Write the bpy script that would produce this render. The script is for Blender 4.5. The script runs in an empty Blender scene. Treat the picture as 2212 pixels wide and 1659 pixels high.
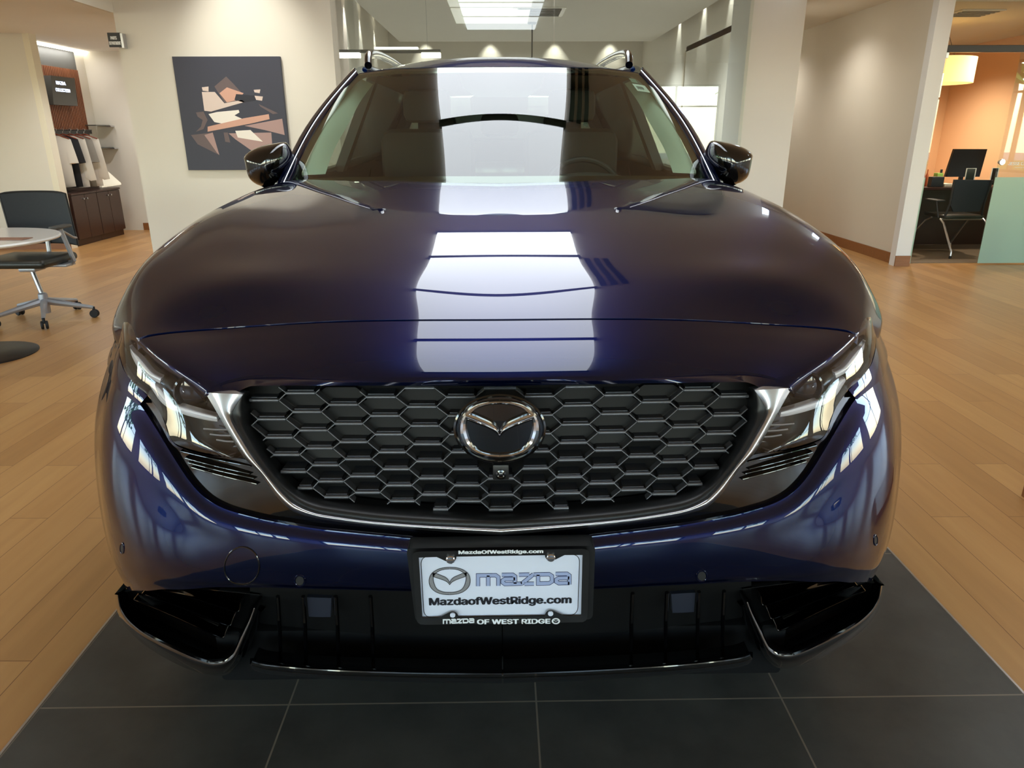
import bpy, bmesh, math, random
import numpy as np
from mathutils import Vector, Matrix
from math import pi, sin, cos, radians, sqrt, atan2
random.seed(7)
SC = bpy.context.scene
# ------------------------------------------------------------------ camera
F = 1545.0; CX, CY = 1106.0, 829.5
CAM = np.array([.0042, -1.07, 1.27]); YAW, PITCH, ROLL = .0141862, .33521961, .0032053
_f = np.array([sin(YAW)*cos(PITCH), cos(YAW)*cos(PITCH), -sin(PITCH)])
_r = np.array([cos(YAW), -sin(YAW), 0.]); _d = np.cross(_f, _r)
_r2 = _r*cos(ROLL)+_d*sin(ROLL); _d2 = -_r*sin(ROLL)+_d*cos(ROLL)
cd = bpy.data.cameras.new('camera'); cam = bpy.data.objects.new('camera', cd)
SC.collection.objects.link(cam); SC.camera = cam
cam.matrix_world = Matrix(((_r2[0], -_d2[0], -_f[0], CAM[0]), (_r2[1], -_d2[1], -_f[1], CAM[1]),
                           (_r2[2], -_d2[2], -_f[2], CAM[2]), (0, 0, 0, 1)))
cd.sensor_width = 36; cd.lens = F/2212*36; cd.clip_start = .02; cd.clip_end = 200
# ------------------------------------------------------------------ world, exposure
SC.view_settings.view_transform = 'Standard'; SC.view_settings.look = 'None'
SC.view_settings.exposure = -0.08; SC.view_settings.gamma = 1.0; SC.view_settings.use_curve_mapping = False
SC.cycles.use_denoising = True
SC.cycles.max_bounces = 10; SC.cycles.diffuse_bounces = 5; SC.cycles.glossy_bounces = 5
SC.cycles.transparent_max_bounces = 12; SC.cycles.sample_clamp_indirect = 6
SC.cycles.caustics_reflective = False; SC.cycles.caustics_refractive = False
W = bpy.data.worlds.new('world'); SC.world = W; W.use_nodes = True
nt = W.node_tree; bg = nt.nodes['Background']
sky = nt.nodes.new('ShaderNodeTexSky'); sky.sky_type = 'NISHITA'; sky.sun_elevation = radians(48)
sky.sun_rotation = radians(20); sky.sun_disc = False; sky.air_density = 1.2; sky.dust_density = .6
nt.links.new(sky.outputs[0], bg.inputs[0]); bg.inputs[1].default_value = 1.75

def area(name, loc, sx, sy, power, col, rot=(0, 0, 0), spread=None):
    l = bpy.data.lights.new(name, 'AREA'); l.shape = 'RECTANGLE'; l.size = sx; l.size_y = sy
    l.energy = power; l.color = col
    if spread: l.spread = spread
    o = bpy.data.objects.new(name, l); o.location = loc; o.rotation_euler = rot
    SC.collection.objects.link(o); return o
def spot(name, loc, power, col, target, ang=60, blend=.6, r=.03):
    l = bpy.data.lights.new(name, 'SPOT'); l.energy = power; l.color = col
    l.spot_size = radians(ang); l.spot_blend = blend; l.shadow_soft_size = r
    o = bpy.data.objects.new(name, l); o.location = loc
    o.rotation_euler = (Vector(target)-Vector(loc)).to_track_quat('-Z', 'Y').to_euler()
    SC.collection.objects.link(o); return o
# sky portals in the storefront openings
for _l, _sx, _sy, _r in (((0, -6.95, 1.7), 20, 2.6, (90, 0, 0)), ((-9.95, -1.5, 1.7), 11, 2.6, (90, 0, -90)), ((9.95, -1, 1.7), 12, 2.6, (90, 0, 90))):
    _o = area('sky_portal', _l, _sx, _sy, 1, (1, 1, 1), tuple(radians(v) for v in _r)); _o.data.cycles.is_portal = True

# downlights added over the showroom for general light (lens discs built with the fittings)
FILL_DOWN = [(-7.5, -4.5), (-4.5, -4.5), (4.5, -4.5), (7.5, -4.5), (-7.5, -1), (-4.2, -1), (4.2, -1), (7.5, -1), (-7.5, 2.6), (-4.2, 2.6), (3.6, 2.6), (7.5, 2.6),
        (-2.5, 5.2), (3.4, 5.3), (-1.0, -4.5), (1.5, -4.5), (6.0, 5.0)]
for x, y in FILL_DOWN: spot('downlight', (x, y, 3.13), 62, (.90, .97, 1), (x, y, 0), 125, .8, .05)
for x, y, z, p_, c_ in ((-4.4, 7.0, 2.30, 80, (.97, .98, 1)), (-4.4, 8.7, 2.3, 70, (.97, .98, 1)), (3.45, 7.6, 2.54, 50, (1, .98, .94)), (3.45, 9.6, 2.54, 60, (1, .98, .94)), (5.5, 8.9, 2.38, 230, (1, .86, .68)), (5.4, 7.0, 2.38, 110, (1, .86, .68)),
                     (-1.2, 8.9, 2.9, 300, (.95, .98, 1)), (2.0, 8.9, 2.9, 300, (.95, .98, 1)), (-1.2, 12.5, 2.9, 300, (.95, .98, 1)), (2.0, 12.5, 2.9, 300, (.95, .98, 1)), (.4, 14.8, 3.4, 270, (.95, .98, 1))):
    spot('downlight', (x, y, z), p_, c_, (x, y, 0), 140, .9, .06)  # lamps without fittings, added to brighten alcove, corridor, office and lounge

spot('art_spotlight', (-2.35, 5.3, 3.08), 75, (1, .97, .86), (-2.3, 6.2, 2.0), 62, .9, .04)
area('alcove_strip', (-5.4, 8.55, 2.29), .08, 1.1, 7, (1, .98, .94))
# ------------------------------------------------------------------ helpers
def ray(px, py):
    return _r2*((px-CX)/F) + _d2*((py-CY)/F) + _f
def atY(px, py, Y):
    d = ray(px, py); return CAM + d*((Y-CAM[1])/d[1])
def atZ(px, py, Z):
    d = ray(px, py); return CAM + d*((Z-CAM[2])/d[2])
def atX(px, py, X):
    d = ray(px, py); return CAM + d*((X-CAM[0])/d[0])
def lin(c):
    return tuple((x/12.92 if x <= .04045 else ((x+.055)/1.055)**2.4) for x in [v/255. for v in c])
def nat(ts, vs, tq):
    """natural cubic spline"""
    ts = np.array(ts, float); vs = np.array(vs, float); tq = np.array(tq, float)
    one = vs.ndim == 1
    if one: vs = vs[:, None]
    n = len(ts)
    if n == 2:
        w = ((tq-ts[0])/(ts[1]-ts[0]))[:, None]; r = vs[0]*(1-w)+vs[1]*w
        return r[:, 0] if one else r
    h = np.diff(ts); A = np.eye(n); B = np.zeros_like(vs)
    for i in range(1, n-1):
        A[i, i-1] = h[i-1]; A[i, i] = 2*(h[i-1]+h[i]); A[i, i+1] = h[i]
        B[i] = 6*((vs[i+1]-vs[i])/h[i]-(vs[i]-vs[i-1])/h[i-1])
    M = np.linalg.solve(A, B)
    k = np.clip(np.searchsorted(ts, tq)-1, 0, n-2)
    x = (tq-ts[k])[:, None]; hh = h[k][:, None]; a = vs[k]; b = vs[k+1]; m0 = M[k]; m1 = M[k+1]
    r = a + x*((b-a)/hh - hh*(2*m0+m1)/6) + x*x*m0/2 + x**3*(m1-m0)/(6*hh)
    return r[:, 0] if one else r
def curve(pts, n, smooth=True):
    p = np.array(pts, float); L = np.concatenate([[0], np.cumsum(np.sqrt((np.diff(p, axis=0)**2).sum(1)))])
    q = np.linspace(0, L[-1], n)
    if not smooth: return np.stack([np.interp(q, L, p[:, i]) for i in range(p.shape[1])], 1)
    # centripetal-like smoothing: average of linear and spline keeps overshoot small
    s = nat(L, p, q); l = np.stack([np.interp(q, L, p[:, i]) for i in range(p.shape[1])], 1)
    return .75*s+.25*l
MATS = {}
def mat(name, col=(128, 128, 128), rough=.5, metal=0., coat=0., spec=.5, emit=None, es=1., coat_rough=.03, sheen=0):
    m = bpy.data.materials.new(name); m.use_nodes = True; b = m.node_tree.nodes['Principled BSDF']
    b.inputs['Base Color'].default_value = lin(col)+(1,)
    b.inputs['Roughness'].default_value = rough; b.inputs['Metallic'].default_value = metal
    b.inputs['Coat Weight'].default_value = coat; b.inputs['Coat Roughness'].default_value = coat_rough
    b.inputs['Specular IOR Level'].default_value = spec
    if emit: b.inputs['Emission Color'].default_value = lin(emit)+(1,); b.inputs['Emission Strength'].default_value = es
    MATS[name] = m; return m
def nodes(m): return m.node_tree.nodes, m.node_tree.links, m.node_tree.nodes['Principled BSDF']
def noise_mat(name, c1, c2, scale, rough, stretch=(1, 1, 1), detail=4, bump=0., **k):
    m = mat(name, c1, rough, **k); N, L, b = nodes(m)
    tc = N.new('ShaderNodeTexCoord'); mp = N.new('ShaderNodeMapping'); mp.inputs['Scale'].default_value = stretch
    no = N.new('ShaderNodeTexNoise'); no.inputs['Scale'].default_value = scale; no.inputs['Detail'].default_value = detail
    mx = N.new('ShaderNodeMix'); mx.data_type = 'RGBA'
    mx.inputs[6].default_value = lin(c1)+(1,); mx.inputs[7].default_value = lin(c2)+(1,)
    L.new(tc.outputs['Object'], mp.inputs[0]); L.new(mp.outputs[0], no.inputs['Vector'])
    L.new(no.outputs[0], mx.inputs[0]); L.new(mx.outputs[2], b.inputs['Base Color'])
    if bump:
        bp = N.new('ShaderNodeBump'); bp.inputs['Strength'].default_value = bump; bp.inputs['Distance'].default_value = .01
        L.new(no.outputs[0], bp.inputs['Height']); L.new(bp.outputs[0], b.inputs['Normal'])
    return m
def glass(name, tint, refl=1.0, rough=0.0, ior=1.5, frost=None):
    """thin sheet glass: tinted transparency with Fresnel reflection"""
    m = bpy.data.materials.new(name); m.use_nodes = True; N = m.node_tree.nodes; L = m.node_tree.links
    N.clear(); out = N.new('ShaderNodeOutputMaterial'); mx = N.new('ShaderNodeMixShader')
    tr = N.new('ShaderNodeBsdfTransparent'); tr.inputs[0].default_value = lin(tint)+(1,)
    gl = N.new('ShaderNodeBsdfGlossy'); gl.inputs['Roughness'].default_value = rough
    gl.inputs[0].default_value = (refl, refl, refl, 1)
    ge = N.new('ShaderNodeNewGeometry'); dp = N.new('ShaderNodeVectorMath'); dp.operation = 'DOT_PRODUCT'
    L.new(ge.outputs['Normal'], dp.inputs[0]); L.new(ge.outputs['Incoming'], dp.inputs[1])
    def mth(op, a=None, b=None, va=0, vb=0):
        q = N.new('ShaderNodeMath'); q.operation = op; q.inputs[0].default_value = va; q.inputs[1].default_value = vb
        if a is not None: L.new(a, q.inputs[0])
        if b is not None: L.new(b, q.inputs[1])
        return q.outputs[0]
    f0 = ((ior-1)/(ior+1))**2*2.2
    c_ = mth('ABSOLUTE', dp.outputs['Value']); p5 = mth('POWER', mth('SUBTRACT', None, c_, va=1), vb=5)
    fr = mth('ADD', mth('MULTIPLY', p5, vb=1-f0), vb=f0)
    L.new(fr, mx.inputs[0]); L.new(gl.outputs[0], mx.inputs[2])
    if frost:
        df = N.new('ShaderNodeBsdfTranslucent'); df.inputs[0].default_value = lin(frost)+(1,)
        d2 = N.new('ShaderNodeBsdfDiffuse'); d2.inputs[0].default_value = lin(frost)+(1,)
        m1 = N.new('ShaderNodeMixShader'); m1.inputs[0].default_value = .45
        L.new(df.outputs[0], m1.inputs[1]); L.new(d2.outputs[0], m1.inputs[2])
        m2 = N.new('ShaderNodeMixShader'); m2.inputs[0].default_value = .8
        L.new(tr.outputs[0], m2.inputs[1]); L.new(m1.outputs[0], m2.inputs[2]); L.new(m2.outputs[0], mx.inputs[1])
    else: L.new(tr.outputs[0], mx.inputs[1])
    L.new(mx.outputs[0], out.inputs[0]); MATS[name] = m; return m

def link(o, parent=None):
    SC.collection.objects.link(o)
    if parent is not None:
        o.parent = parent; o.matrix_parent_inverse = Matrix.Identity(4)
        # geometry is authored in world space; bring it under the parent
        if o.get('_world', True): o.matrix_parent_inverse = parent.matrix_world.inverted()
    return o
def mesh(name, V, Fc, m, parent=None, smooth=True, label=None):
    me = bpy.data.meshes.new(name); me.from_pydata([tuple(map(float, v)) for v in V], [], [tuple(f) for f in Fc]); me.update()
    bm = bmesh.new(); bm.from_mesh(me); bmesh.ops.remove_doubles(bm, verts=bm.verts, dist=1e-6)
    bmesh.ops.recalc_face_normals(bm, faces=bm.faces); bm.to_mesh(me); bm.free()
    if smooth:
        for p in me.polygons: p.use_smooth = True
    o = bpy.data.objects.new(name, me)
    if m: me.materials.append(MATS[m] if isinstance(m, str) else m)
    link(o, parent)
    if label: o['label'] = label
    return o
def tag(o, label=None, cat=None, group=None, kind=None):
    if label: o['label'] = label
    if cat: o['category'] = cat
    if group: o['group'] = group
    if kind: o['kind'] = kind
    return o
def struct(o): o['kind'] = 'structure'; return o
def empty(name, loc, label, cat, group=None, rz=0):
    o = bpy.data.objects.new(name, None); o.empty_display_size = .1; o.location = loc; o.rotation_euler = (0, 0, rz)
    SC.collection.objects.link(o); o.matrix_world = Matrix.Translation(loc) @ Matrix.Rotation(rz, 4, 'Z')
    return tag(o, label, cat, group)
class MB:
    """collects primitives into one mesh"""
    def __init__(s): s.V = []; s.F = []
    def add(s, V, Fc):
        n = len(s.V); s.V += [tuple(map(float, v)) for v in V]; s.F += [tuple(i+n for i in f) for f in Fc]; return s
    def box(s, x0, x1, y0, y1, z0, z1, bev=0., M=None, seg=2):
        bm = bmesh.new(); bmesh.ops.create_cube(bm, size=1)
        for v in bm.verts: v.co = Vector(((x0+x1)/2+v.co.x*(x1-x0), (y0+y1)/2+v.co.y*(y1-y0), (z0+z1)/2+v.co.z*(z1-z0)))
        if bev: bmesh.ops.bevel(bm, geom=bm.edges[:], offset=bev, segments=seg, affect='EDGES', profile=.5)
        if M is not None: bmesh.ops.transform(bm, matrix=M, verts=bm.verts)
        bm.verts.index_update(); s.add([v.co for v in bm.verts], [[v.index for v in f.verts] for f in bm.faces]); bm.free(); return s
    def tube(s, pts, r, n=10, cap=True, closed=False, flat=1.):
        P = [Vector(p) for p in pts]; k = len(P); R = r if hasattr(r, '__len__') else [r]*k
        up = None; V = []
        for i, p in enumerate(P):
            a = P[(i-1) % k] if (i > 0 or closed) else p; b = P[(i+1) % k] if (i < k-1 or closed) else p
            t = (b-a).normalized()
            if up is None: up = Vector((0, 0, 1)) if abs(t.z) < .9 else Vector((0, 1, 0))
            x = t.cross(up).normalized(); y = x.cross(t).normalized(); up = y
            for j in range(n):
                an = 2*pi*j/n; V.append(p + x*cos(an)*R[i] + y*sin(an)*R[i]*flat)
        Fc = []
        for i in range(k if closed else k-1):
            i2 = (i+1) % k
            for j in range(n): Fc.append((i*n+j, i*n+(j+1) % n, i2*n+(j+1) % n, i2*n+j))
        if cap and not closed: Fc.append(tuple(range(n))[::-1]); Fc.append(tuple((k-1)*n+j for j in range(n)))
        return s.add(V, Fc)
    def lathe(s, prof, c, n=32, axis='Z'):
        V = []
        for r, h in prof:
            for j in range(n):
                a = 2*pi*j/n
                if axis == 'Z': V.append((c[0]+r*cos(a), c[1]+r*sin(a), c[2]+h))
                elif axis == 'Y': V.append((c[0]+r*cos(a), c[1]+h, c[2]+r*sin(a)))
                else: V.append((c[0]+h, c[1]+r*cos(a), c[2]+r*sin(a)))
        Fc = [(i*n+j, i*n+(j+1) % n, (i+1)*n+(j+1) % n, (i+1)*n+j) for i in range(len(prof)-1) for j in range(n)]
        if prof[0][0] > 0: Fc.append(tuple(range(n)))
        if prof[-1][0] > 0: Fc.append(tuple((len(prof)-1)*n+j for j in range(n)))
        return s.add(V, Fc)
    def prism(s, poly, vec):
        """closed 3D polygon extruded by vec"""
        n = len(poly); P = [Vector(p) for p in poly]; v = Vector(vec)
        return s.add([*P, *[p+v for p in P]], [tuple(range(n)), tuple(range(n, 2*n))]+[(i, (i+1) % n, (i+1) % n+n, i+n) for i in range(n)])
    def grid(s, G):
        nu, nv = len(G), len(G[0])
        return s.add([p for r in G for p in r], [(i*nv+j, i*nv+j+1, (i+1)*nv+j+1, (i+1)*nv+j) for i in range(nu-1) for j in range(nv-1)])
    def build(s, name, m, parent=None, smooth=True, label=None, auto=35):
        o = mesh(name, s.V, s.F, m, parent, smooth, label)
        if smooth and auto: sharp(o, auto)
        return o
def sharp(o, deg):
    me = o.data; bm = bmesh.new(); bm.from_mesh(me)
    for e in bm.edges:
        if len(e.link_faces) == 2 and e.calc_face_angle(0) > radians(deg): e.smooth = False
    bm.to_mesh(me); bm.free()
def copy_tree(o, parent=None):
    c = o.copy(); SC.collection.objects.link(c); c.parent = parent
    if parent is not None: c.matrix_parent_inverse = o.matrix_parent_inverse.copy()
    for ch in o.children: copy_tree(ch, c)
    return c
FONT = None
try:
    import os
    FONT = bpy.data.fonts.load(os.path.join(bpy.utils.system_resource('DATAFILES'), 'fonts', 'Inter.woff2'))
except Exception: FONT = None
def text_mesh(name, body, origin, ux, uz, width, height, m, parent, bold=.0, depth=.0006, kind=None, ny=None, label=None):
    """lettering fitted to width x height, origin = lower-left corner, ux/uz = unit directions"""
    cu = bpy.data.curves.new(name, 'FONT'); cu.body = body
    if FONT: cu.font = FONT
    cu.extrude = .02; cu.resolution_u = 4
    t = bpy.data.objects.new('tmp', cu); SC.collection.objects.link(t)
    dg = bpy.context.evaluated_depsgraph_get(); me = bpy.data.meshes.new_from_object(t.evaluated_get(dg))
    bpy.data.objects.remove(t); bpy.data.curves.remove(cu); me.name = name
    co = np.array([v.co[:] for v in me.vertices]); mn = co.min(0); mx = co.max(0)
    ux = Vector(ux).normalized(); uz = Vector(uz).normalized(); un = ux.cross(uz)
    for v in me.vertices:
        a = (v.co.x-mn[0])/(mx[0]-mn[0])*width; b = (v.co.y-mn[1])/(mx[1]-mn[1])*height; c = (v.co.z/.02)*depth
        v.co = Vector(origin)+ux*a+uz*b+un*c
    if bold:
        bm = bmesh.new(); bm.from_mesh(me); src = bm.verts[:]+bm.edges[:]+bm.faces[:]
        for k_, (kx, kz) in enumerate(((1, 0), (-1, 0), (2, 0), (-2, 0), (0, .6), (0, -.6))):
            g_ = bmesh.ops.duplicate(bm, geom=src)['geom']
            for v in [e_ for e_ in g_ if isinstance(e_, bmesh.types.BMVert)]: v.co += ux*(kx*bold*height)+uz*(kz*bold*height)+un*(2e-5*(k_+1))
        bm.to_mesh(me); bm.free()
    me.materials.append(MATS[m]); o = bpy.data.objects.new(name, me); link(o, parent)
    if label: o['label'] = label
    return o
# ------------------------------------------------------------------ materials
noise_mat('wall_paint', (224, 219, 208), (220, 215, 204), 3, .6)
noise_mat('beige_paint', (214, 205, 188), (210, 201, 184), 3, .6)
noise_mat('white_paint', (226, 224, 220), (222, 220, 217), 3, .55)
noise_mat('orange_paint', (230, 188, 146), (226, 182, 140), 2, .6)
noise_mat('ceiling_paint', (238, 234, 226), (234, 230, 222), 3, .7)
noise_mat('baseboard_wood', (150, 98, 56), (124, 78, 42), 6, .4, (1, 8, 8))
mat('black_satin', (22, 23, 25), .38); mat('dark_metal', (60, 58, 58), .3, .8)
mat('dark_plastic', (30, 31, 33), .5); mat('mesh_plastic', (96, 99, 106), .27, .6, coat=.2, coat_rough=.2); mat('shutter_plastic', (15, 15, 15), .5, spec=.25)
mat('cavity', (9, 9, 10), .8, spec=.2)
mat('gloss_black', (5, 5, 6), .12, coat=1.0, coat_rough=.015)
mat('chrome', (232, 232, 235), .05, 1.0); mat('satin_chrome', (205, 207, 212), .28, 1.0)
mat('silver_plastic', (170, 172, 178), .35, .6); mat('white_gloss', (238, 236, 230), .25, coat=.3)
mat('dark_wood', (58, 34, 26), .32); noise_mat('espresso_wood', (66, 40, 31), (48, 28, 22), 8, .3, (1, 1, 12))
mat('grey_panel', (84, 84, 80), .5); mat('screen_black', (12, 12, 14), .15); mat('label_white', (230, 232, 232), .4)
mat('cloth_white', (222, 216, 206), .8); mat('cloth_black', (24, 24, 30), .8); mat('cloth_grey', (140, 136, 130), .85)
mat('cloth_plum', (92, 70, 74), .85); mat('hanger_wood', (120, 52, 30), .4); mat('cardboard', (232, 226, 206), .6)
noise_mat('chair_mesh', (38, 43, 50), (32, 37, 44), 60, .7); noise_mat('leather', (44, 44, 38), (36, 36, 32), 20, .38)
noise_mat('seat_fabric', (52, 50, 50), (40, 39, 40), 30, .75)
mat('interior_grey', (70, 72, 74), .6); mat('pillar_trim', (196, 200, 190), .6); mat('headliner', (150, 152, 150), .8)
mat('lamp_panel', (250, 250, 248), .5, emit=(240, 248, 255), es=5.6)
mat('linear_light', (250, 250, 245), .5, emit=(255, 248, 230), es=4.5)
mat('drum_shade', (255, 220, 160), .7, emit=(255, 205, 125), es=1.5)
mat('backlit_letters', (235, 240, 255), .5, emit=(215, 228, 255), es=2.2)
mat('downlight_lens', (250, 245, 235), .5, emit=(255, 244, 220), es=9)
mat('plate_white', (208, 217, 238), .45); mat('plate_ink', (14, 17, 30), .5); mat('plate_letter', (225, 232, 240), .5)
mat('word_blue', (150, 165, 205), .4); mat('word_line', (40, 52, 92), .5)
mat('tyre', (20, 20, 21), .8); mat('rubber', (16, 16, 17), .6); mat('steel', (190, 190, 192), .3, 1.)
mat('etched_white', (225, 232, 232), .6); mat('green_note', (150, 190, 90), .6); mat('carpet', (112, 96, 76), .95); mat('lounge_carpet', (120, 118, 114), .95)
mat('grey_slate_base', (20, 20, 20), .3); mat('sensor_grey', (40, 44, 56), .35, coat=.4)
mat('drl_guide', (236, 238, 246), .3, coat=.4); mat('lamp_housing', (38, 36, 36), .22, coat=.5); mat('lamp_lens_dark', (12, 14, 22), .05, coat=1)
mat('asphalt', (120, 118, 112), .9); noise_mat('grass', (92, 130, 60), (70, 110, 48), 3, .9)
noise_mat('foliage', (70, 120, 48), (120, 170, 80), 6, .8); mat('bark', (80, 64, 50), .9); mat('red_car', (190, 70, 90), .3)
glass('clear_glass', (246, 250, 248), .9, 0, 1.45); glass('windscreen_glass', (205, 222, 208), 1.0, 0, 1.52)
glass('tinted_glass', (70, 74, 74), 1.0, 0, 1.5); glass('lens_glass', (244, 244, 246), 1.0, 0, 1.5)
glass('frosted_glass', (215, 235, 225), .6, .3, 1.35, frost=(205, 232, 218))
# navy metallic car paint under clear coat
m = mat('navy_paint', (3, 15, 54), .32, .8, 1.0, .5, coat_rough=.012); N, L, b = nodes(m)
b.inputs['Coat IOR'].default_value = 1.55; b.inputs['Specular Tint'].default_value = (.10, .22, .5, 1); b.inputs['Specular IOR Level'].default_value = .2
# wood plank floor, planks run along Y
m = mat('plank_floor', (190, 140, 90), .34); N, L, b = nodes(m)
tc = N.new('ShaderNodeTexCoord'); mp = N.new('ShaderNodeMapping'); mp.inputs['Rotation'].default_value = (0, 0, radians(91))
br = N.new('ShaderNodeTexBrick'); br.offset = .37; br.inputs['Scale'].default_value = 1; br.inputs['Brick Width'].default_value = 1.15
br.inputs['Row Height'].default_value = .135; br.inputs['Mortar Size'].default_value = .0012; br.inputs['Bias'].default_value = 0
br.inputs['Color1'].default_value = (0, 0, 0, 1); br.inputs['Color2'].default_value = (1, 1, 1, 1); br.inputs['Mortar'].default_value = (.5, .5, .5, 1)
L.new(tc.outputs['Object'], mp.inputs[0]); L.new(mp.outputs[0], br.inputs['Vector'])
no = N.new('ShaderNodeTexNoise'); mp2 = N.new('ShaderNodeMapping'); mp2.inputs['Scale'].default_value = (9, .7, 1)
no.inputs['Scale'].default_value = 2.6; no.inputs['Detail'].default_value = 7; no.inputs['Distortion'].default_value = .5
L.new(tc.outputs['Object'], mp2.inputs[0]); L.new(mp2.outputs[0], no.inputs['Vector'])
# shift the grain per plank so it does not run across joints
sh = N.new('ShaderNodeVectorMath'); sh.operation = 'SCALE'; sh.inputs['Scale'].default_value = 7
L.new(br.outputs['Color'], sh.inputs[0]); ad = N.new('ShaderNodeVectorMath'); L.new(mp2.outputs[0], ad.inputs[0]); L.new(sh.outputs[0], ad.inputs[1]); L.new(ad.outputs[0], no.inputs['Vector'])
r1 = N.new('ShaderNodeValToRGB'); r1.color_ramp.elements[0].color = lin((154, 110, 64))+(1,); r1.color_ramp.elements[1].color = lin((198, 152, 94))+(1,)
e = r1.color_ramp.elements.new(.5); e.color = lin((179, 132, 79))+(1,)
mm = N.new('ShaderNodeMath'); mm.operation = 'MULTIPLY_ADD'; mm.inputs[1].default_value = .45
m2 = N.new('ShaderNodeMath'); m2.operation = 'MULTIPLY'; m2.inputs[1].default_value = .62
L.new(no.outputs[0], m2.inputs[0]); L.new(br.outputs['Color'], mm.inputs[0]); L.new(m2.outputs[0], mm.inputs[2]); L.new(mm.outputs[0], r1.inputs[0])
mx = N.new('ShaderNodeMix'); mx.data_type = 'RGBA'; mx.inputs[7].default_value = lin((120, 78, 44))+(1,)
L.new(br.outputs['Fac'], mx.inputs[0]); L.new(r1.outputs[0], mx.inputs[6]); L.new(mx.outputs[2], b.inputs['Base Color'])
bp = N.new('ShaderNodeBump'); bp.inputs['Strength'].default_value = .15; bp.inputs['Distance'].default_value = .002
L.new(br.outputs['Fac'], bp.inputs['Height']); bp.invert = True; L.new(bp.outputs[0], b.inputs['Normal'])
# dark slate tiles with light grout; mapping puts the joints on the measured grid
m = mat('slate_tile', (52, 52, 50), .36); N, L, b = nodes(m)
tc = N.new('ShaderNodeTexCoord'); mp = N.new('ShaderNodeMapping'); mp.inputs['Location'].default_value = (.506, -.2845, 0)
br = N.new('ShaderNodeTexBrick'); br.offset = 0; br.inputs['Scale'].default_value = 1; br.inputs['Brick Width'].default_value = .5845
br.inputs['Row Height'].default_value = .612; br.inputs['Mortar Size'].default_value = .0022; br.inputs['Mortar Smooth'].default_value = .1
br.inputs['Mortar'].default_value = lin((128, 118, 104))+(1,)
no = N.new('ShaderNodeTexNoise'); no.inputs['Scale'].default_value = 5; no.inputs['Detail'].default_value = 9; no.inputs['Roughness'].default_value = .65
rr = N.new('ShaderNodeValToRGB'); rr.color_ramp.elements[0].color = lin((60, 60, 57))+(1,); rr.color_ramp.elements[0].position = .3
rr.color_ramp.elements[1].color = lin((84, 83, 78))+(1,); rr.color_ramp.elements[1].position = .75
L.new(tc.outputs['Object'], mp.inputs[0]); L.new(mp.outputs[0], br.inputs['Vector']); L.new(tc.outputs['Object'], no.inputs['Vector'])
L.new(no.outputs[0], rr.inputs[0]); L.new(rr.outputs[0], br.inputs['Color1']); L.new(rr.outputs[0], br.inputs['Color2'])
L.new(br.outputs['Color'], b.inputs['Base Color'])
noise_mat('slats', (150, 92, 60), (112, 66, 42), 5, .5, (4, 4, 1))

# ------------------------------------------------------------------ setting
def sbox(name, m, *a, **k): return struct(MB().box(*a, **k).build(name, m, smooth=False))
TX0, TX1, TY0, TY1 = -1.092, 1.247, -2.4, 5.2      # tiled display bay under the car
mb = MB(); z0, z1 = -.1, 0.
for (x0, x1, y0, y1) in ((-10, TX0-.006, -7, 17), (TX1+.006, 10, -7, 17), (TX0-.006, TX1+.006, -7, TY0-.006), (TX0-.006, TX1+.006, TY1+.006, 17)):
    mb.add([(x0, y0, 0), (x1, y0, 0), (x1, y1, 0), (x0, y1, 0)], [(0, 1, 2, 3)])
struct(mb.build('floor', 'plank_floor', smooth=False))
struct(MB().box(TX0, TX1, TY0, TY1, -.05, 0).build('floor_inlay', 'slate_tile', smooth=False))
mb = MB()
for (x0, x1, y0, y1) in ((TX0-.006, TX0, TY0-.006, TY1+.006), (TX1, TX1+.006, TY0-.006, TY1+.006), (TX0, TX1, TY0-.006, TY0), (TX0, TX1, TY1, TY1+.006)):
    mb.box(x0, x1, y0, y1, -.03, .0015)
struct(mb.build('trim_1', 'steel', smooth=False))
HC = 3.15
sbox('ceiling', 'ceiling_paint', -10, 10, -7, 7.2, HC, HC+.1)
# painting wall with its end return, column, partitions
sbox('wall_back', 'wall_paint', -3.49, -1.53, 6.2, 6.45, 0, HC)
sbox('wall_back_2', 'white_paint', 2.55, 3.12, 7.0, 7.6, 0, HC)
sbox('wall_right', 'beige_paint', 4.05, 4.1, 6.22, 12, 0, 2.57)
sbox('wall_right_2', 'white_paint', 3.985, 4.135, 6.12, 6.22, 0, HC)
sbox('baseboard_right', 'baseboard_wood', 3.985, 4.135, 6.105, 6.12, 0, .105)
sbox('baseboard_right_2', 'baseboard_wood', 4.035, 4.05, 6.22, 12, 0, .105)
sbox('ceiling_2', 'beige_paint', 3.12, 4.05, 6.6, 12, 2.57, 2.65)
sbox('wall_right_3', 'beige_paint', 3.1, 4.1, 12, 12.1, 0, 2.57)
sbox('wall_right_4', 'white_paint', 3.12, 4.05, 6.6, 6.7, 2.65, HC)
# far lounge behind the glass partition
sbox('wall_left_2', 'wall_paint', -2.5, -2.4, 6.45, 16, 0, 3.6)
sbox('wall_right_5', 'wall_paint', 3.12, 3.2, 7.6, 16, 0, 3.6)
sbox('wall_back_3', 'wall_paint', -2.5, 3.2, 16, 16.1, 0, 3.6)
sbox('ceiling_3', 'wall_paint', -3, 3.2, 7.2, 16, 3.45, 3.6)
sbox('wall_back_6', 'white_paint', -1.53, 3.12, 7.08, 7.2, HC, 3.6)
cl = MB(); A = [atZ(*p, 2.95)[:2] for p in ((795, 0), (863, 90), (1412, 87), (1540, 0))]
x0, x1, x2, x3 = A[1][0]-.15, A[1][0], A[2][0], A[2][0]
struct(MB().box(A[1][0]+.0, A[2][0], 7.4, A[1][1], 2.95, 3.12).build('ceiling_4', 'wall_paint', smooth=False))
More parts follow.
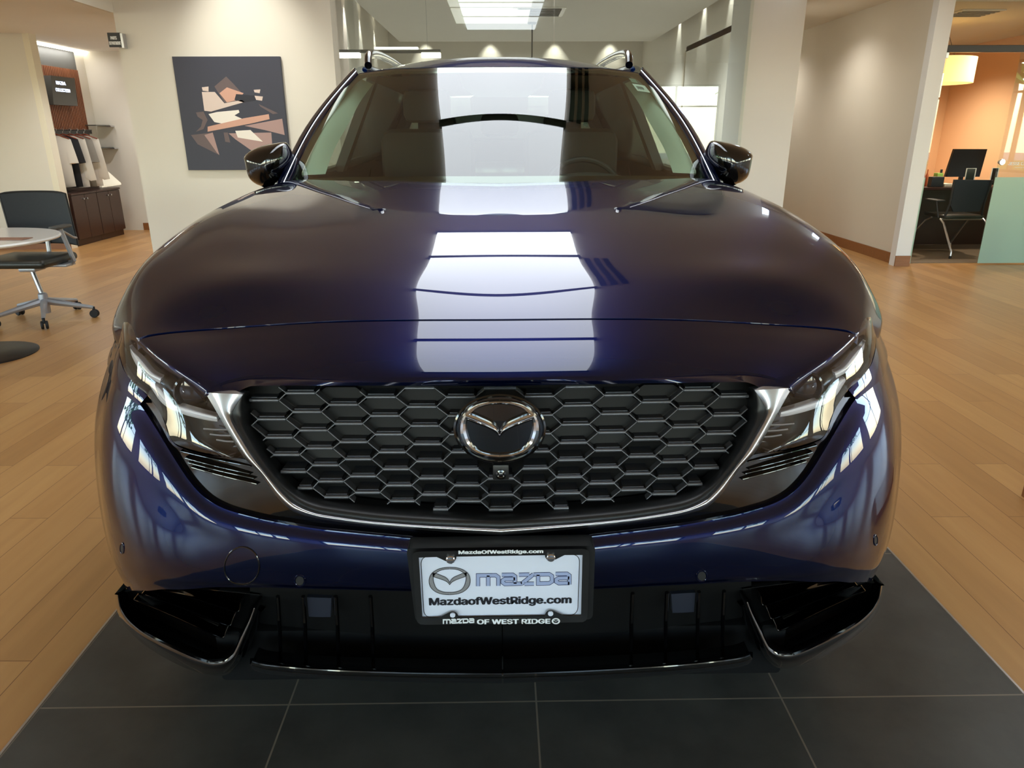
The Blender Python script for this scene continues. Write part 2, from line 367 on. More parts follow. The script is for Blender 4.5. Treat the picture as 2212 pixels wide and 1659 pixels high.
# glass partition between painting wall and column
def framed_glass(name, x0, x1, y, z0, z1, ny):
    o = struct(MB().box(x0, x1, y-.006, y+.006, z0, z1).build(name, 'clear_glass', smooth=False)); return o
framed_glass('window_1', -1.53, .55, 6.9, .02, HC, 1); framed_glass('window_2', .555, 2.55, 6.9, .02, HC, 1)
sbox('trim_2', 'satin_chrome', -1.53, 2.55, 6.885, 6.915, 0, .02)
# left alcove (parts department)
sbox('wall_left_3', 'wall_paint', -10, -5.19, 7.6, 7.73, 0, 2.33)
sbox('trim_3', 'cardboard', -5.19, -5.12, 7.6, 7.73, 0, 2.33)
sbox('wall_left_4', 'wall_paint', -5.62, -5.52, 7.73, 9.4, 0, 2.33)
sbox('wall_back_4', 'wall_paint', -5.52, -3.0, 9.4, 9.5, 0, 2.33)
sbox('baseboard_back', 'baseboard_wood', -5.1, -3.0, 9.385, 9.4, 0, .1)
sbox('baseboard_left', 'baseboard_wood', -10, -5.12, 7.585, 7.6, 0, .1)
sbox('ceiling_5', 'ceiling_paint', -10, -3.49, 4.9, 9.5, 2.33, 2.43)
sbox('wall_left_5', 'ceiling_paint', -10, -3.49, 4.85, 4.9, 2.33, HC)
sbox('wall_left_6', 'wall_paint', -3.52, -3.484, 4.84, 6.199, 2.322, HC)
sbox('wall_left_7', 'wall_paint', -3.54, -3.49, 6.45, 9.5, 0, HC)
sbox('ceiling_7', 'ceiling_paint', -10, -3.0, 9.4, 9.6, 2.33, HC)
# storefront behind and beside the camera
def storefront(name, ax, c, a0, a1, z0, z1, n, m='white_paint'):
    """wall with a row of windows along axis ax ('x' or 'y') at coordinate c"""
    wb = MB(); fr = MB(); t = .12
    def bx(mb, u0, u1, w0, w1, tt=t):
        if ax == 'x': mb.box(u0, u1, c-tt, c, w0, w1)
        else: mb.box(c-tt, c, u0, u1, w0, w1)
    bx(wb, a0, a1, 0, z0); bx(wb, a0, a1, z1, HC)
    w = (a1-a0)/n; MG = .42
    for i in range(n+1):
        u = a0+i*w; bx(wb, max(a0, u-MG), min(a1, u+MG), z0, z1)
    struct(wb.build('wall_'+name, m, smooth=False))
    for i in range(n):
        u0 = a0+i*w+MG; u1 = a0+(i+1)*w-MG; f = MB()
        for (p, q, r, s) in ((u0, u1, z0, z0+.05), (u0, u1, z1-.05, z1), (u0, u0+.05, z0, z1), (u1-.05, u1, z0, z1), ((u0+u1)/2-.025, (u0+u1)/2+.025, z0, z1), (u0, u1, 2.0, 2.04)):
            bx(f, p, q, r, s, .08)
        fo = struct(f.build('window_%d' % (len([o for o in bpy.data.objects if o.name.startswith('window_') and o.parent is None])+1), 'black_satin', smooth=False))
storefront('front', 'x', -6.9, -10, 10, .55, 2.6, 6)
storefront('left', 'y', -9.9, -7, 4.0, .55, 2.6, 3)
sbox('wall_left', 'wall_paint', -10, -9.9, 4.0, 9.5, 0, HC)
storefront('right', 'y', 10, -7, 5.0, .55, 2.6, 3)
sbox('wall_right_6', 'wall_paint', 9.9, 10, 5.0, 12, 0, HC)
# office on the right
sbox('wall_right_7', 'orange_paint', 6.5, 6.6, 6.25, 10, 0, 2.42)
sbox('wall_back_5', 'orange_paint', 4.1, 6.5, 10, 10.1, 0, 2.42)
sbox('ceiling_6', 'beige_paint', 4.1, 6.6, 6.25, 10.1, 2.42, 2.5)
sbox('wall_right_8', 'beige_paint', 6.6, 9.9, 6.15, 6.3, 0, HC)
sbox('wall_right_9', 'white_paint', 4.135, 6.6, 6.15, 6.25, 2.45, HC)
struct(MB().box(4.1, 6.5, 6.28, 10, 0, .006).build('floor_office', 'carpet', smooth=False))
struct(MB().box(-2.4, 3.12, 6.95, 16, 0, .006).build('floor_lounge', 'lounge_carpet', smooth=False))  # unseen grey floor sheet, added to cut orange bounce light
# outdoors, seen only in reflections
struct(MB().add([(-40, -45, -.15), (40, -45, -.15), (40, -7.1, -.15), (-40, -7.1, -.15)], [(0, 1, 2, 3)]).add([(-40, -7.1, -.15), (-10.1, -7.1, -.15), (-10.1, 20, -.15), (-40, 20, -.15)], [(0, 1, 2, 3)]).add([(10.1, -7.1, -.15), (40, -7.1, -.15), (40, 20, -.15), (10.1, 20, -.15)], [(0, 1, 2, 3)]).build('ground', 'asphalt', smooth=False))
# ------------------------------------------------------------------ the car: envelope of the front end
GX = [0, .1, .2, .3, .4, .5, .6, .7, .8, .87, .905, .93, .95, 1.0, 1.1]
GY = [0, .0012, .005, .012, .024, .046, .084, .148, .258, .378, .445, .525, .64, 1.05, 2.0]
SZ = [.0, .15, .2, .25, .30, .38, .46, .54, .62, .70, .81, .87, .92, 1.0, 1.2]
SY = [.20, .115, .092, .07, .05, .025, .008, 0, 0, .015, .05, .072, .10, .15, .25]
KZ = [0, .32, .72, .82, .91, 1.2]; KV = [.72, .76, .97, 1.14, 1.37, 1.55]
_gx = np.linspace(0, 1.1, 400); _gy = np.interp(_gx, GX, GY); _g1 = nat(GX[:12], GY[:12], _gx[_gx <= .93]); _gy[_gx <= .93] = _g1
_sz = np.linspace(0, 1.2, 400); _sy = nat(SZ, SY, _sz); _kz = np.interp(_sz, KZ, KV)
_ker = np.ones(41)/41; _kz = np.convolve(np.pad(_kz, 20, mode='edge'), _ker, 'valid')
def EY(X, Z):
    X = np.abs(X); return np.interp(Z, _sz, _sy)+np.interp(X, _gx, _gy)*np.interp(Z, _sz, _kz)
def EYF(X, Z): X = np.abs(X); return .10+.95*np.maximum(0, X-.5)**1.6+0*Z
ENV = [EY]
def on(px, py, off=0.):
    """first point where the sight line of a measured photo point meets the body envelope"""
    px = np.atleast_1d(np.asarray(px, float)); py = np.atleast_1d(np.asarray(py, float)); off = np.broadcast_to(off, px.shape)
    d = _r2[None]*((px-CX)/F)[:, None]+_d2[None]*((py-CY)/F)[:, None]+_f[None]
    Ys = np.linspace(-.3, 1.4, 700); t = (Ys[None]-CAM[1])/d[:, 1:2]
    X = CAM[0]+d[:, :1]*t; Z = CAM[2]+d[:, 2:]*t; f = Ys[None]-ENV[0](X, np.clip(Z, 0, 1.2))-off[:, None]
    pos = f > 0; k = np.where(pos.any(1), pos.argmax(1), np.abs(f).argmin(1)); k = np.clip(k, 1, len(Ys)-1)
    i = np.arange(len(px)); f0 = f[i, k-1]; f1 = f[i, k]; w = np.where(f1-f0 > 1e-12, -f0/(f1-f0+1e-15), 1); w = np.clip(w, 0, 1)
    Y = Ys[k-1]+(Ys[k]-Ys[k-1])*w; tt = (Y-CAM[1])/d[:, 1]
    return CAM[None]+d*tt[:, None]
def icurve(pts, n, lin_mix=.3):
    p = np.array(pts, float); t = np.arange(len(p)); q = np.linspace(0, len(p)-1, n)
    s = nat(t, p, q); l = np.stack([np.interp(q, t, p[:, i]) for i in range(p.shape[1])], 1)
    return (1-lin_mix)*s+lin_mix*l
def epatch(A, B, nu, nv, offs, rim=.012, lm=.3, ends=True, rimA=True, rimB=True):
    """panel between two index-matched outlines lying on the envelope; offs = depth profile across"""
    a = icurve(A, nu, lm); b = icurve(B, nu, lm); tv = np.linspace(0, 1, nv)
    of = np.interp(tv, np.linspace(0, 1, len(offs)), offs) if len(offs) < 4 else nat(np.linspace(0, 1, len(offs)), offs, tv)
    rows = []
    for k, v in enumerate(tv):
        p = a*(1-v)+b*v; rows.append(on(p[:, 0], p[:, 1], of[k]))
    R = [r.copy() for r in rows]
    if rim:
        if rimA: r = R[0].copy(); r[:, 1] += rim; R = [r]+R
        if rimB: r = R[-1].copy(); r[:, 1] += rim; R = R+[r]
    G = np.array(R)
    if rim and ends:
        c = G[:, :1].copy(); c[:, :, 1] += rim; G = np.concatenate([c, G], 1)
        if ends == 2: c = G[:, -1:].copy(); c[:, :, 1] += rim; G = np.concatenate([G, c], 1)
    return G
def mir(G):
    G = np.array(G, float).copy(); G[..., 0] *= -1; return G
def half(name, G, m, par, both=True, label=None, auto=40):
    """symmetric panel: one mesh spanning both halves"""
    mb = MB(); mb.grid(G)
    if both: mb.grid(mir(G))
    return mb.build(name, m, par, True, label, auto)
def pair(name, G, m, par, auto=40):
    return MB().grid(G).build(name, m, par, True, None, auto), MB().grid(mir(G)).build(name, m, par, True, None, auto)
CAR = empty('car', (0, 1.2, 0), 'dark navy blue compact SUV facing the viewer on the dark tiled bay', 'car')

def dfun(v, X):
    # crease under the grille, tucked lower edge, and the flared pocket at each corner
    w = np.clip((v-.3)/.5, 0, 1); w = w*w*(3-2*w)
    return .010*np.exp(-(v/.10)**2)+.010*np.exp(-((v-1.0)/.08)**2)-.004*np.exp(-((v-.5)/.3)**2)-.022*w*np.exp(-((np.abs(X)-.64)/.13)**2)
# bumper skin, parameterised by X
TOP = np.array([(1083, 1182), (977, 1178), (840, 1165), (690, 1150), (571, 1130), (480, 1106), (436, 1082), (403, 1045), (369, 991), (335, 934), (300, 878), (281, 863), (251, 836), (234, 808)], float)
BOT = np.array([(1083, 1287), (920, 1285), (760, 1281), (580, 1275), (453, 1267), (357, 1263), (301, 1272), (250, 1281)], float)
def xz(P, ext):
    q = on(P[:, 0], P[:, 1]); x = np.abs(q[:, 0]); z = q[:, 2]; x[0] = 0
    o = np.argsort(x); x = x[o]; z = z[o]; return np.append(x, ext[0]), np.append(z, ext[1])
tx, tz = xz(TOP, (.95, .80)); bx_, bz = xz(BOT, (.95, .30))
def sm(x, z, q, n=9):
    v = np.interp(q, x, z); return v
us = np.concatenate([np.linspace(0, .7, 60), np.linspace(.705, .93, 46)])
zt = sm(tx, tz, us); zb = sm(bx_, bz, us)
for _ in range(2):
    zt[1:-1] = (zt[:-2]+2*zt[1:-1]+zt[2:])/4; zb[1:-1] = (zb[:-2]+2*zb[1:-1]+zb[2:])/4
rows = []
for v in np.linspace(0, 1, 36):
    z = zt*(1-v)+zb*v
    # soft crease under the grille and slight hollow above the intake
    dep = dfun(v, us)
    rows.append(np.stack([-us, EY(us, z)+dep, z], 1))
def bdep(X, Z):
    X = np.abs(X); a = np.interp(X, us, zt); b_ = np.interp(X, us, zb); v = (a-Z)/(a-b_)
    return dfun(v, X)
top = rows[0].copy(); top[:, 1] += .03; bot = rows[-1].copy(); bot[:, 1] += .05
G = np.array([top]+rows+[bot]); e = G[:, -1:].copy(); e[:, :, 1] += .12; e[:, :, 0] = -.925; G = np.concatenate([G, e], 1)
BUMP = half('front_bumper', G, 'navy_paint', CAR)
# gloss black garnish between lamps, chrome and bumper
GA = [(318, 853), (345, 890), (359, 924), (379, 961), (436, 981), (487, 988), (531, 993), (561, 1022), (595, 1069), (635, 1106), (703, 1120), (798, 1130), (917, 1140), (1083, 1150)]
GB = [(300, 876), (316, 903), (334, 932), (354, 966), (379, 1008), (404, 1048), (435, 1082), (458, 1096), (498, 1111), (570, 1129), (690, 1149), (790, 1160), (917, 1172), (1083, 1181)]
GB = [(x, y+2) for x, y in GB]
half('garnish', epatch(GA, GB, 90, 6, [.004, .016, .022], rim=0), 'gloss_black', CAR)
for a, b in (((389, 973), (541, 1006)), ((399, 988), (539, 1022)), ((406, 998), (548, 1032)), ((413, 1008), (554, 1044))):
    A = [a, ((a[0]+b[0])/2, (a[1]+b[1])/2+1.5), b]; B = [(x, y+3.4) for x, y in A]
    pair('garnish_fin', epatch(A, B, 16, 4, [.008, .001, .001, .008], rim=.006, ends=2), 'gloss_black', CAR)
# satin chrome signature wing
CA = [(443, 848), (469, 892), (500, 945), (529, 991), (561, 1022), (595, 1069), (635, 1106), (700, 1123), (798, 1135), (917, 1145), (1084, 1157)]
CB = [(525, 852), (501, 893), (515, 929), (544, 977), (574, 1019), (604, 1054), (631, 1081), (679, 1105), (798, 1123), (933, 1133), (1084, 1138)]
half('grille_trim', epatch(CA, CB, 110, 12, [.002, -.009, -.0105, -.008, .0], rim=.02), 'satin_chrome', CAR, label='satin silver wing-shaped strip under the grille')
FB = [(531, 853), (538, 905), (552, 940), (575, 980), (604, 1019), (634, 1049), (665, 1066), (709, 1078), (828, 1093), (950, 1101), (1084, 1106)]
GR = half('grille', epatch(CB, FB, 110, 8, [.001, .004, .016, .034], rim=.02), 'black_satin', CAR, label='black honeycomb grille')
# honeycomb insert
def inside(px, py):
    poly = FB+[(1084, 836), (560, 836), (536, 842)]; c = False; n = len(poly)
    for i in range(n):
        (x1, y1), (x2, y2) = poly[i], poly[(i+1) % n]
        if (y1 > py) != (y2 > py) and px < (x2-x1)*(py-y1)/(y2-y1)+x1: c = not c
    return c
EV = [838, 878.5, 919.5, 959, 996, 1033, 1068, 1100]; OD = [857.5, 898, 938, 976.5, 1013, 1048, 1082]
LIFT = [0, 0, 0, 0, -4.5, -8.5, -14, -19]
def cpos(c, y): return 1083-c*(87-.070*(y-862))*(1-.003*c)
def yrow(c, r): return (EV if c % 2 == 0 else OD)[r]+LIFT[c]
def blade(mb, p, q, r, depth, off=.030):
    P = on([p[0], (p[0]+q[0])/2, q[0]], [p[1], (p[1]+q[1])/2, q[1]], off)
    for s in (1, -1):
        Q = P.copy(); Q[:, 0] *= s
        mb.tube([tuple(v) for v in Q], r, 8)
        for i in range(2):
            a, b2 = Vector(Q[i]), Vector(Q[i+1]); t = Vector((0, 0, r*.8)); y = Vector((0, depth, 0))
            if abs(a.z-b2.z) > abs(a.x-b2.x)*.3: t = Vector((r*.3, 0, r*.8))
            mb.add([a-t, b2-t, b2+t, a+t, a-t+y, b2-t+y, b2+t+y, a+t+y], [(0, 1, 5, 4), (3, 2, 6, 7), (4, 5, 6, 7)])
bars = MB(); dg_ = MB()
for c in range(0, 8):
    for r in range(len(EV if c % 2 == 0 else OD)):
        y = yrow(c, r); x = cpos(c, y); hw = .355*(87-.07*(y-862))
        xl, xr = x-hw, x+hw
        if c == 0 and 850 < y < 1010: continue
        if inside(x, y):
            while xl < x and not inside(xl, y): xl += 3
            blade(bars, (xl, y), (xr, y), .0036, .018)
            blade(bars, (xl+3, y-6), (xr-3, y-6), .0013, .03, .034)
        # diagonals towards the next outward column (up and down)
        if c < 7:
            for c2, r2 in ((c+1, r-1 if c % 2 == 0 else r), (c+1, r if c % 2 == 0 else r+1)):
                L2 = EV if c2 % 2 == 0 else OD
                if not 0 <= r2 < len(L2): continue
                y2 = yrow(c2, r2); x2 = cpos(c2, y2)+.355*(87-.07*(y2-862)); a = (xl if not inside(x, y) else x-hw, y); b2 = (x2, y2)
                y_mid = (a[1]+b2[1])/2; x_mid = (a[0]+b2[0])/2
                if inside(x_mid, y_mid):
                    if not inside(*b2): b2 = (x_mid, y_mid)
                    if not inside(*a): a = (x_mid, y_mid)
                    if a != b2 and ((x_mid-1083)**2/95**2+(y_mid-926)**2/82**2 > 1): blade(dg_, a, b2, .0013, .016)
bars.build('grille_bar_pattern', 'mesh_plastic', GR, auto=50); dg_.build('grille_mesh', 'mesh_plastic', GR, auto=50)
A = [(520, 830), (640, 830), (800, 830), (950, 830), (1084, 830)]; B = [(560, 1000), (660, 1075), (800, 1100), (950, 1112), (1084, 1118)]
half('grille_backing', epatch(A, B, 40, 24, [.062, .062], rim=0), 'cavity', GR)
# closed shutter cells in the upper rows (slightly proud of the backing)
sh = MB()
for c in range(0, 7):
    for r in range(0, 4):
        L2 = EV if c % 2 == 0 else OD
        if r+1 >= len(L2): continue
        y0, y1 = yrow(c, r)+3, yrow(c, r+1)-9; ym = (y0+y1)/2; x = cpos(c, ym); P_ = 87-.07*(ym-862)
        lim = 960 if c < 5 else 1060
        if ym > lim or not inside(x, ym): continue
        poly = [(x-.36*P_, y0), (x+.36*P_, y0), (x+.6*P_, ym), (x+.36*P_, y1), (x-.36*P_, y1), (x-.6*P_, ym)]
        Q = on([p[0] for p in poly], [p[1] for p in poly], .050)
        for s in (1, -1):
            q = Q.copy(); q[:, 0] *= s; sh.prism([tuple(v) for v in q], (0, .01, 0))
sh.build('shutter', 'shutter_plastic', GR, auto=30)
# lower intake back, ribs, radar/sensor panes, chin
A = [(540, 1262), (640, 1266), (760, 1270), (920, 1274), (1084, 1276)]; B = [(540, 1436), (640, 1446), (760, 1452), (920, 1456), (1084, 1458)]
INT = half('lower_intake', epatch(A, B, 40, 12, [.055, .10, .10, .03], rim=0), 'cavity', CAR)
for x in (600, 655, 725, 800):
    for s in (1, -1):
        Q = on([x, x+4, x+6], [1288, 1350, 1420], .05); Q[:, 0] *= s
        MB().tube([tuple(v) for v in Q], .004, 6).build('intake_rib', 'gloss_black', INT)
A = [(663, 1290), (690, 1291), (716, 1292)]; B = [(667, 1332), (690, 1333), (714, 1333)]
pair('sensor_window', epatch(A, B, 8, 6, [.06, .06], rim=.015, ends=2), 'sensor_grey', CAR)
A = [(549, 1420), (575, 1428), (660, 1437), (760, 1442), (920, 1446), (1084, 1447)]; B = [(540, 1438), (575, 1446), (660, 1453), (760, 1459), (920, 1464), (1084, 1465)]
half('chin_spoiler', epatch(A, B, 60, 8, [.02, -.006, -.010, .0], rim=.03), 'gloss_black', CAR)
b3 = on([p[0] for p in icurve(B, 60)], [p[1] for p in icurve(B, 60)], .0)
half('chin_lip', np.array([b3+np.array(v) for v in ((0, 0, .004), (0, .006, -.012), (0, .02, -.03), (0, .14, -.04))]), 'black_satin', CAR)
cb = on([p[0] for p in icurve(A, 60)], [p[1]+9 for p in icurve(A, 60)], .004); cbm = cb[::-1].copy(); full = np.concatenate([cb, mir(cb)[::-1][1:]])
MB().tube([tuple(p) for p in full], .0085, 12).build('chin_bar', 'gloss_black', CAR)
# corner intakes
ENV[0] = EYF
FO = [(558, 1318), (546, 1352), (529, 1395), (511, 1430), (482, 1455), (445, 1456), (400, 1443), (350, 1418), (305, 1388), (270, 1353), (253, 1320), (247, 1284)]
FI = [(541, 1309), (530, 1337), (513, 1370), (498, 1402), (480, 1412), (456, 1413), (423, 1400), (366, 1375), (312, 1349), (284, 1330), (268, 1310), (263, 1286)]
f1, f2 = pair('corner_intake', epatch(FO, FI, 90, 10, [.012, -.014, -.018, -.004, .045], rim=.05), 'gloss_black', CAR)
A = [(250, 1284), (301, 1273), (357, 1264), (453, 1268), (560, 1274)]; B = [(270, 1345), (320, 1380), (400, 1425), (480, 1440), (545, 1400)]
pair('intake_back', epatch(A, B, 30, 10, [.06, .075, .06], rim=0), 'cavity', CAR)
fo3 = on([p[0] for p in icurve(FO, 90, .3)], [p[1] for p in icurve(FO, 90, .3)], .012)
und = np.array([fo3+np.array(v) for v in ((0, 0, 0), (0, .012, -.014), (0, .035, -.020), (0, .12, -.018))])
pair('intake_underside', und, 'gloss_black', CAR)
for (a, b, h) in (((342, 1270), (504, 1316), (515, 1300)), ((305, 1279), (487, 1345), (503, 1325)), ((287, 1291), (472, 1371), (488, 1352))):
    A = [a, ((2*a[0]+b[0])/3, (2*a[1]+b[1])/3-3), ((a[0]+2*b[0])/3, (a[1]+2*b[1])/3-3), b, (b[0]+9, b[1]-3), h]
    B = [(a[0]+4, a[1]+8), (A[1][0], A[1][1]+9), (A[2][0], A[2][1]+10), (b[0]+4, b[1]+9), (b[0]+17, b[1]+1), (h[0]+7, h[1]+4)]
    for s, o in zip((1, -1), pair('louvre', epatch(A, B, 40, 12, [.045, .004, -.008, -.004, .04], rim=.02, ends=2), 'gloss_black', CAR)): pass
A = [(350, 1268), (450, 1272), (560, 1283)]; B = [(350, 1272), (450, 1276), (560, 1287)]
pair('louvre', epatch(A, B, 20, 4, [.03, .01, .01, .03], rim=.02, ends=2), 'gloss_black', CAR)
ENV[0] = EY
MB().box(-.60, .60, .17, .7, .17, .30, .01).build('splash_shield', 'cavity', CAR)
# ---------------------------------------------------------------- headlamps
tip = (264, 682)
LA = [(264, 680), (282, 704), (300, 732), (334, 763), (369, 797), (409, 821), (443, 846), (471, 893), (500, 945), (531, 994)]
LB = [(262, 690), (257, 725), (258, 762), (269, 800), (290, 830), (319, 853), (345, 890), (362, 926), (381, 960), (440, 982)]
# lens outline as two index-matched edges from tip to the lower inner corner
LA = LA[:-1]+[(529, 990)]; LB2 = LB[:-1]+[(480, 987)]
GL = epatch(LA, LB2, 60, 16, [.002, -.006, -.008, -.002], rim=.05, ends=2)
LH = epatch([(x+1, y) for x, y in LA], LB2, 60, 12, [.035, .05, .05, .03], rim=0)
DU = [(279, 747), (290, 760), (304, 773), (329, 803), (349, 814)]; DL = [(281, 752), (284, 768), (296, 791), (314, 811), (345, 828)]
DA = [(326, 828), (346, 836), (364, 862), (382, 873), (429, 887), (467, 897)]; DB = [(324, 834), (342, 862), (362, 880), (402, 897), (448, 908), (470, 911)]
for s in (1, -1):
    def M_(G): return G if s == 1 else mir(G)
    H = empty_h = MB().grid(M_(LH)).build('headlight', 'lamp_housing', CAR)
    MB().grid(M_(GL)).build('lens', 'lens_glass', H)
    for (a, b) in ((DU, DL), (DA, DB)):
        MB().grid(M_(epatch(a, b, 30, 8, [.016, .008, .011, .008, .016], rim=.012, ends=2))).build('light_guide', 'drl_guide', H)
    c = on([418], [848], .03)[0]; c[0] *= s
    MB().lathe([(.034, .02), (.034, -.008), (.030, -.010), (.030, -.002), (.0, -.012)], tuple(c), 24, 'Y').build('projector', 'lamp_lens_dark', H)
    # stepped bezel fins under the light guide
    bz_ = MB()
    for k in range(3):
        a = (440+14*k, 926+12*k); b2 = (492+7*k, 928+13*k); Q = on([a[0], (a[0]+b2[0])/2, b2[0]], [a[1], (a[1]+b2[1])/2+1, b2[1]], .028); Q[:, 0] *= s
        bz_.tube([tuple(v) for v in Q], .0018, 6)
    bz_.build('bezel', 'silver_plastic', H)
# front wing (fender) piece beside the lamp
A = [(268, 655), (262, 690), (257, 725), (257, 762), (268, 801), (296, 834), (318, 855)]
B = [(265, 672), (257, 706), (246, 738), (232, 778), (242, 826), (270, 853), (300, 876)]
GW = epatch(A, B, 40, 8, [.0, -.002, .0], rim=.03)
# ---------------------------------------------------------------- bonnet and nose as one lofted net, split at the shut line
def row_px(pts): return [atY(*p[:2], p[2]) if len(p) == 3 else on(p[0], p[1], 0.)[0] for p in pts]
zc = lambda Y: float(nat([.2165, .36, .5, .65, .8, 1.1, 1.38, 1.6], [.945, .982, 1.009, 1.033, 1.055, 1.091, 1.118, 1.130], [Y])[0])
net = []
R0 = [(1083, 816, .072), (900, 815.5, .080), (720, 814, .105), (540, 812, .15), (443, 848)]
R1 = [(1083, 785, .094), (890, 785, .103), (705, 784, .131), (520, 790, .187), (407, 820)]
R2 = [(1083, 742, .1470), (877, 743, .156), (680, 746, .185), (485, 757, .242), (350, 779)]
R3 = [(1083, 692, .2165), (860, 693, .226), (650, 699, .256), (450, 713, .312), (301, 734)]
def projy(P): q = np.array([_r2@(P-CAM), _d2@(P-CAM), _f@(P-CAM)]); return CY+F*q[1]/q[2]
EDGE = np.array([(443, 848), (407, 820), (350, 779), (301, 734)], float)
A0 = row_px(R0); A3 = row_px(R3)
bulge = lambda Y: .30*(Y-.072)+.0175*(1-math.exp(-(Y-.072)/.035))
for u in (0, .045, .13, .28, .50, .75, 1):
    phi = bulge(.072+u*.1445)/bulge(.2165); r = []
    for a_, b_ in zip(A0[:-1], A3[:-1]):
        r.append(np.array([a_[0]+(b_[0]-a_[0])*u, a_[1]+(b_[1]-a_[1])*u, a_[2]+(b_[2]-a_[2])*phi]))
    f_ = (projy(A0[0])-projy(r[0]))/(projy(A0[0])-projy(A3[0])); e_ = nat([0, 1, 2, 3], EDGE, [3*f_])[0]
    r.append(on(e_[0], e_[1], 0.)[0]); net.append(r)
gap_row = 6
def brow(Yc, px, py, Xe, w=2.4):
    e = atX(px, py, -Xe); r = []
    D = zc(Yc)-e[2]
    for s in (0, .25, .5, .75):
        X = s*Xe; Y = Yc+(e[1]-Yc)*s**w; z0 = zc(min(Y, 1.6))
        zs = zc(min(e[1], 1.6))
        Dt = zs-e[2]; Z = zc(min(Y, 1.6)) - Dt*s**5.0*.9 - Dt*.1*s**2
        r.append(np.array([-X, Y, Z]))
    r.append(e); return r
net.append(brow(.36, 274, 672, .80))
net.append(brow(.50, 300, 590, .835))
net.append(brow(.65, 345, 535, .85))
net.append(brow(.85, 420, 478, .855))
net.append(brow(1.1, 500, 435, .855))
net.append(brow(1.30, 560, 410, .84))
net.append(brow(1.44, 604, 399, .82))
# extra outer column: rolls over the shoulder
for k, r in enumerate(net):
    e = r[-1]
    if k > gap_row: r.append(e+np.array([-.045, .012, -.045])); 
    else: r.append(e+np.array([-.018, .03, -.025]))
net = np.array(net)
tu = np.array([0, 1, 2, 3, 4, 4.45])
def loft(net, nr, nc, r0=0, r1=None):
    n = len(net); r1 = n-1 if r1 is None else r1
    q = np.linspace(r0, r1, nr); cq = np.linspace(0, 4.45, nc)
    d = np.concatenate([[0], np.cumsum(np.sqrt(((net[1:]-net[:-1])**2).sum(2)).mean(1))])
    qd = np.interp(q, np.arange(n), d)
    tmp = np.stack([nat(d, net[:, j], qd) for j in range(net.shape[1])], 1)
    # even-symmetric across the centre line: mirror columns before splining
    out = []
    for i in range(nr):
        full = np.concatenate([(tmp[i, 1:]*np.array([-1, 1, 1]))[::-1], tmp[i]]); tt = np.concatenate([-tu[1:][::-1], tu])
        out.append(nat(tt, full, cq))
    o = np.array(out); o[:, 0, 0] = 0; return o
NOSE = loft(net, 50, 70, 0, gap_row-.045); HOOD = loft(net, 120, 80, gap_row+.04, len(net)-1)
def rimmed(G, d=(0, .012, -.012), sides=(1, 1, 0, 1)):
    G = np.array(G); v = np.array(d)
    if sides[0]: G = np.concatenate([(G[:1]+v), G])
    if sides[1]: G = np.concatenate([G, (G[-1:]+v)])
    if sides[3]: G = np.concatenate([G, (G[:, -1:]+v)], 1)
    return G
half('nose_panel', rimmed(NOSE, (0, .015, -.02), (0, 1, 0, 1)), 'navy_paint', CAR)
half('hood', rimmed(HOOD, (0, .0, -.02), (1, 1, 0, 1)), 'navy_paint', CAR)
half('seam_liner', loft(net-np.array([0, -.02, .022]), 16, 60, gap_row-.35, gap_row+.35), 'cavity', CAR)
# lip over the grille
la = NOSE[0]; r1 = la.copy(); r1[:, 2] -= .004; r1[:, 1] -= .003
LU = [(443, 851), (495, 855), (515, 846), (544, 834), (640, 833), (800, 833), (950, 833), (1084, 834)]
lu = icurve(LU[::-1], 70, .5); q = on(lu[:, 0], lu[:, 1], .006); q[0, 0] = 0
r0x = np.linspace(0, 1, 70); lac = la
mid = lac*.5+q*.5; mid[:, 1] -= .004
back = q.copy(); back[:, 1] += .05
half('grille_lip', np.array([lac, r1, mid, q, back]), 'navy_paint', CAR)
# ---------------------------------------------------------------- wings and body sides
pair('fender', GW, 'navy_paint', CAR)
prof = lambda z: .905+.028*sin(min(1, max(0, (z-.25)/.75))*pi)-.10*max(0, z-.93)
def zbot(Y):
    for yc in (.88, 3.70):
        if abs(Y-yc) < .41: return max(.24, .35+sqrt(.41**2-(Y-yc)**2))
    return .24
ys = sorted(set([.46, .468, .475]+list(np.linspace(.48, 1.29, 34))+list(np.linspace(1.3, 3.28, 20))+list(np.linspace(3.29, 4.11, 34))+list(np.linspace(4.12, 4.58, 8))))
for s in (-1, 1):
    G = []
    for Y in ys:
        zt_ = float(np.interp(Y, [.46, .55, .7, .8, .92, 1.17, 1.5, 1.8, 4.6], [.60, .72, .84, .90, .945, .985, 1.02, 1.06, 1.13])); zb_ = min(zbot(Y), zt_-.03)
        nar = 0.03*max(0, (Y-4.2)/.4)**2
        G.append([(s*(prof(z)-nar), Y, z) for z in np.linspace(zb_, zt_, 14)]+[(s*(prof(zt_)-.05), Y, zt_+.03)])
    MB().grid(G).build('body_side', 'navy_paint', CAR)
MB().box(-.86, .86, .55, 4.5, .20, .40).box(-.84, .84, 1.25, 4.5, .4, .62).box(-.60, .60, .25, 1.3, .22, .86).build('underbody', 'cavity', CAR, smooth=False)
MB().grid([[(x, 4.58+.08*(1-abs(x)/.9)**.4+dy, z) for x in np.linspace(-.88, .88, 21)] for z, dy in ((.3, 0), (.6, .06), (.9, .03), (1.13, -.02))]).build('tailgate', 'navy_paint', CAR)
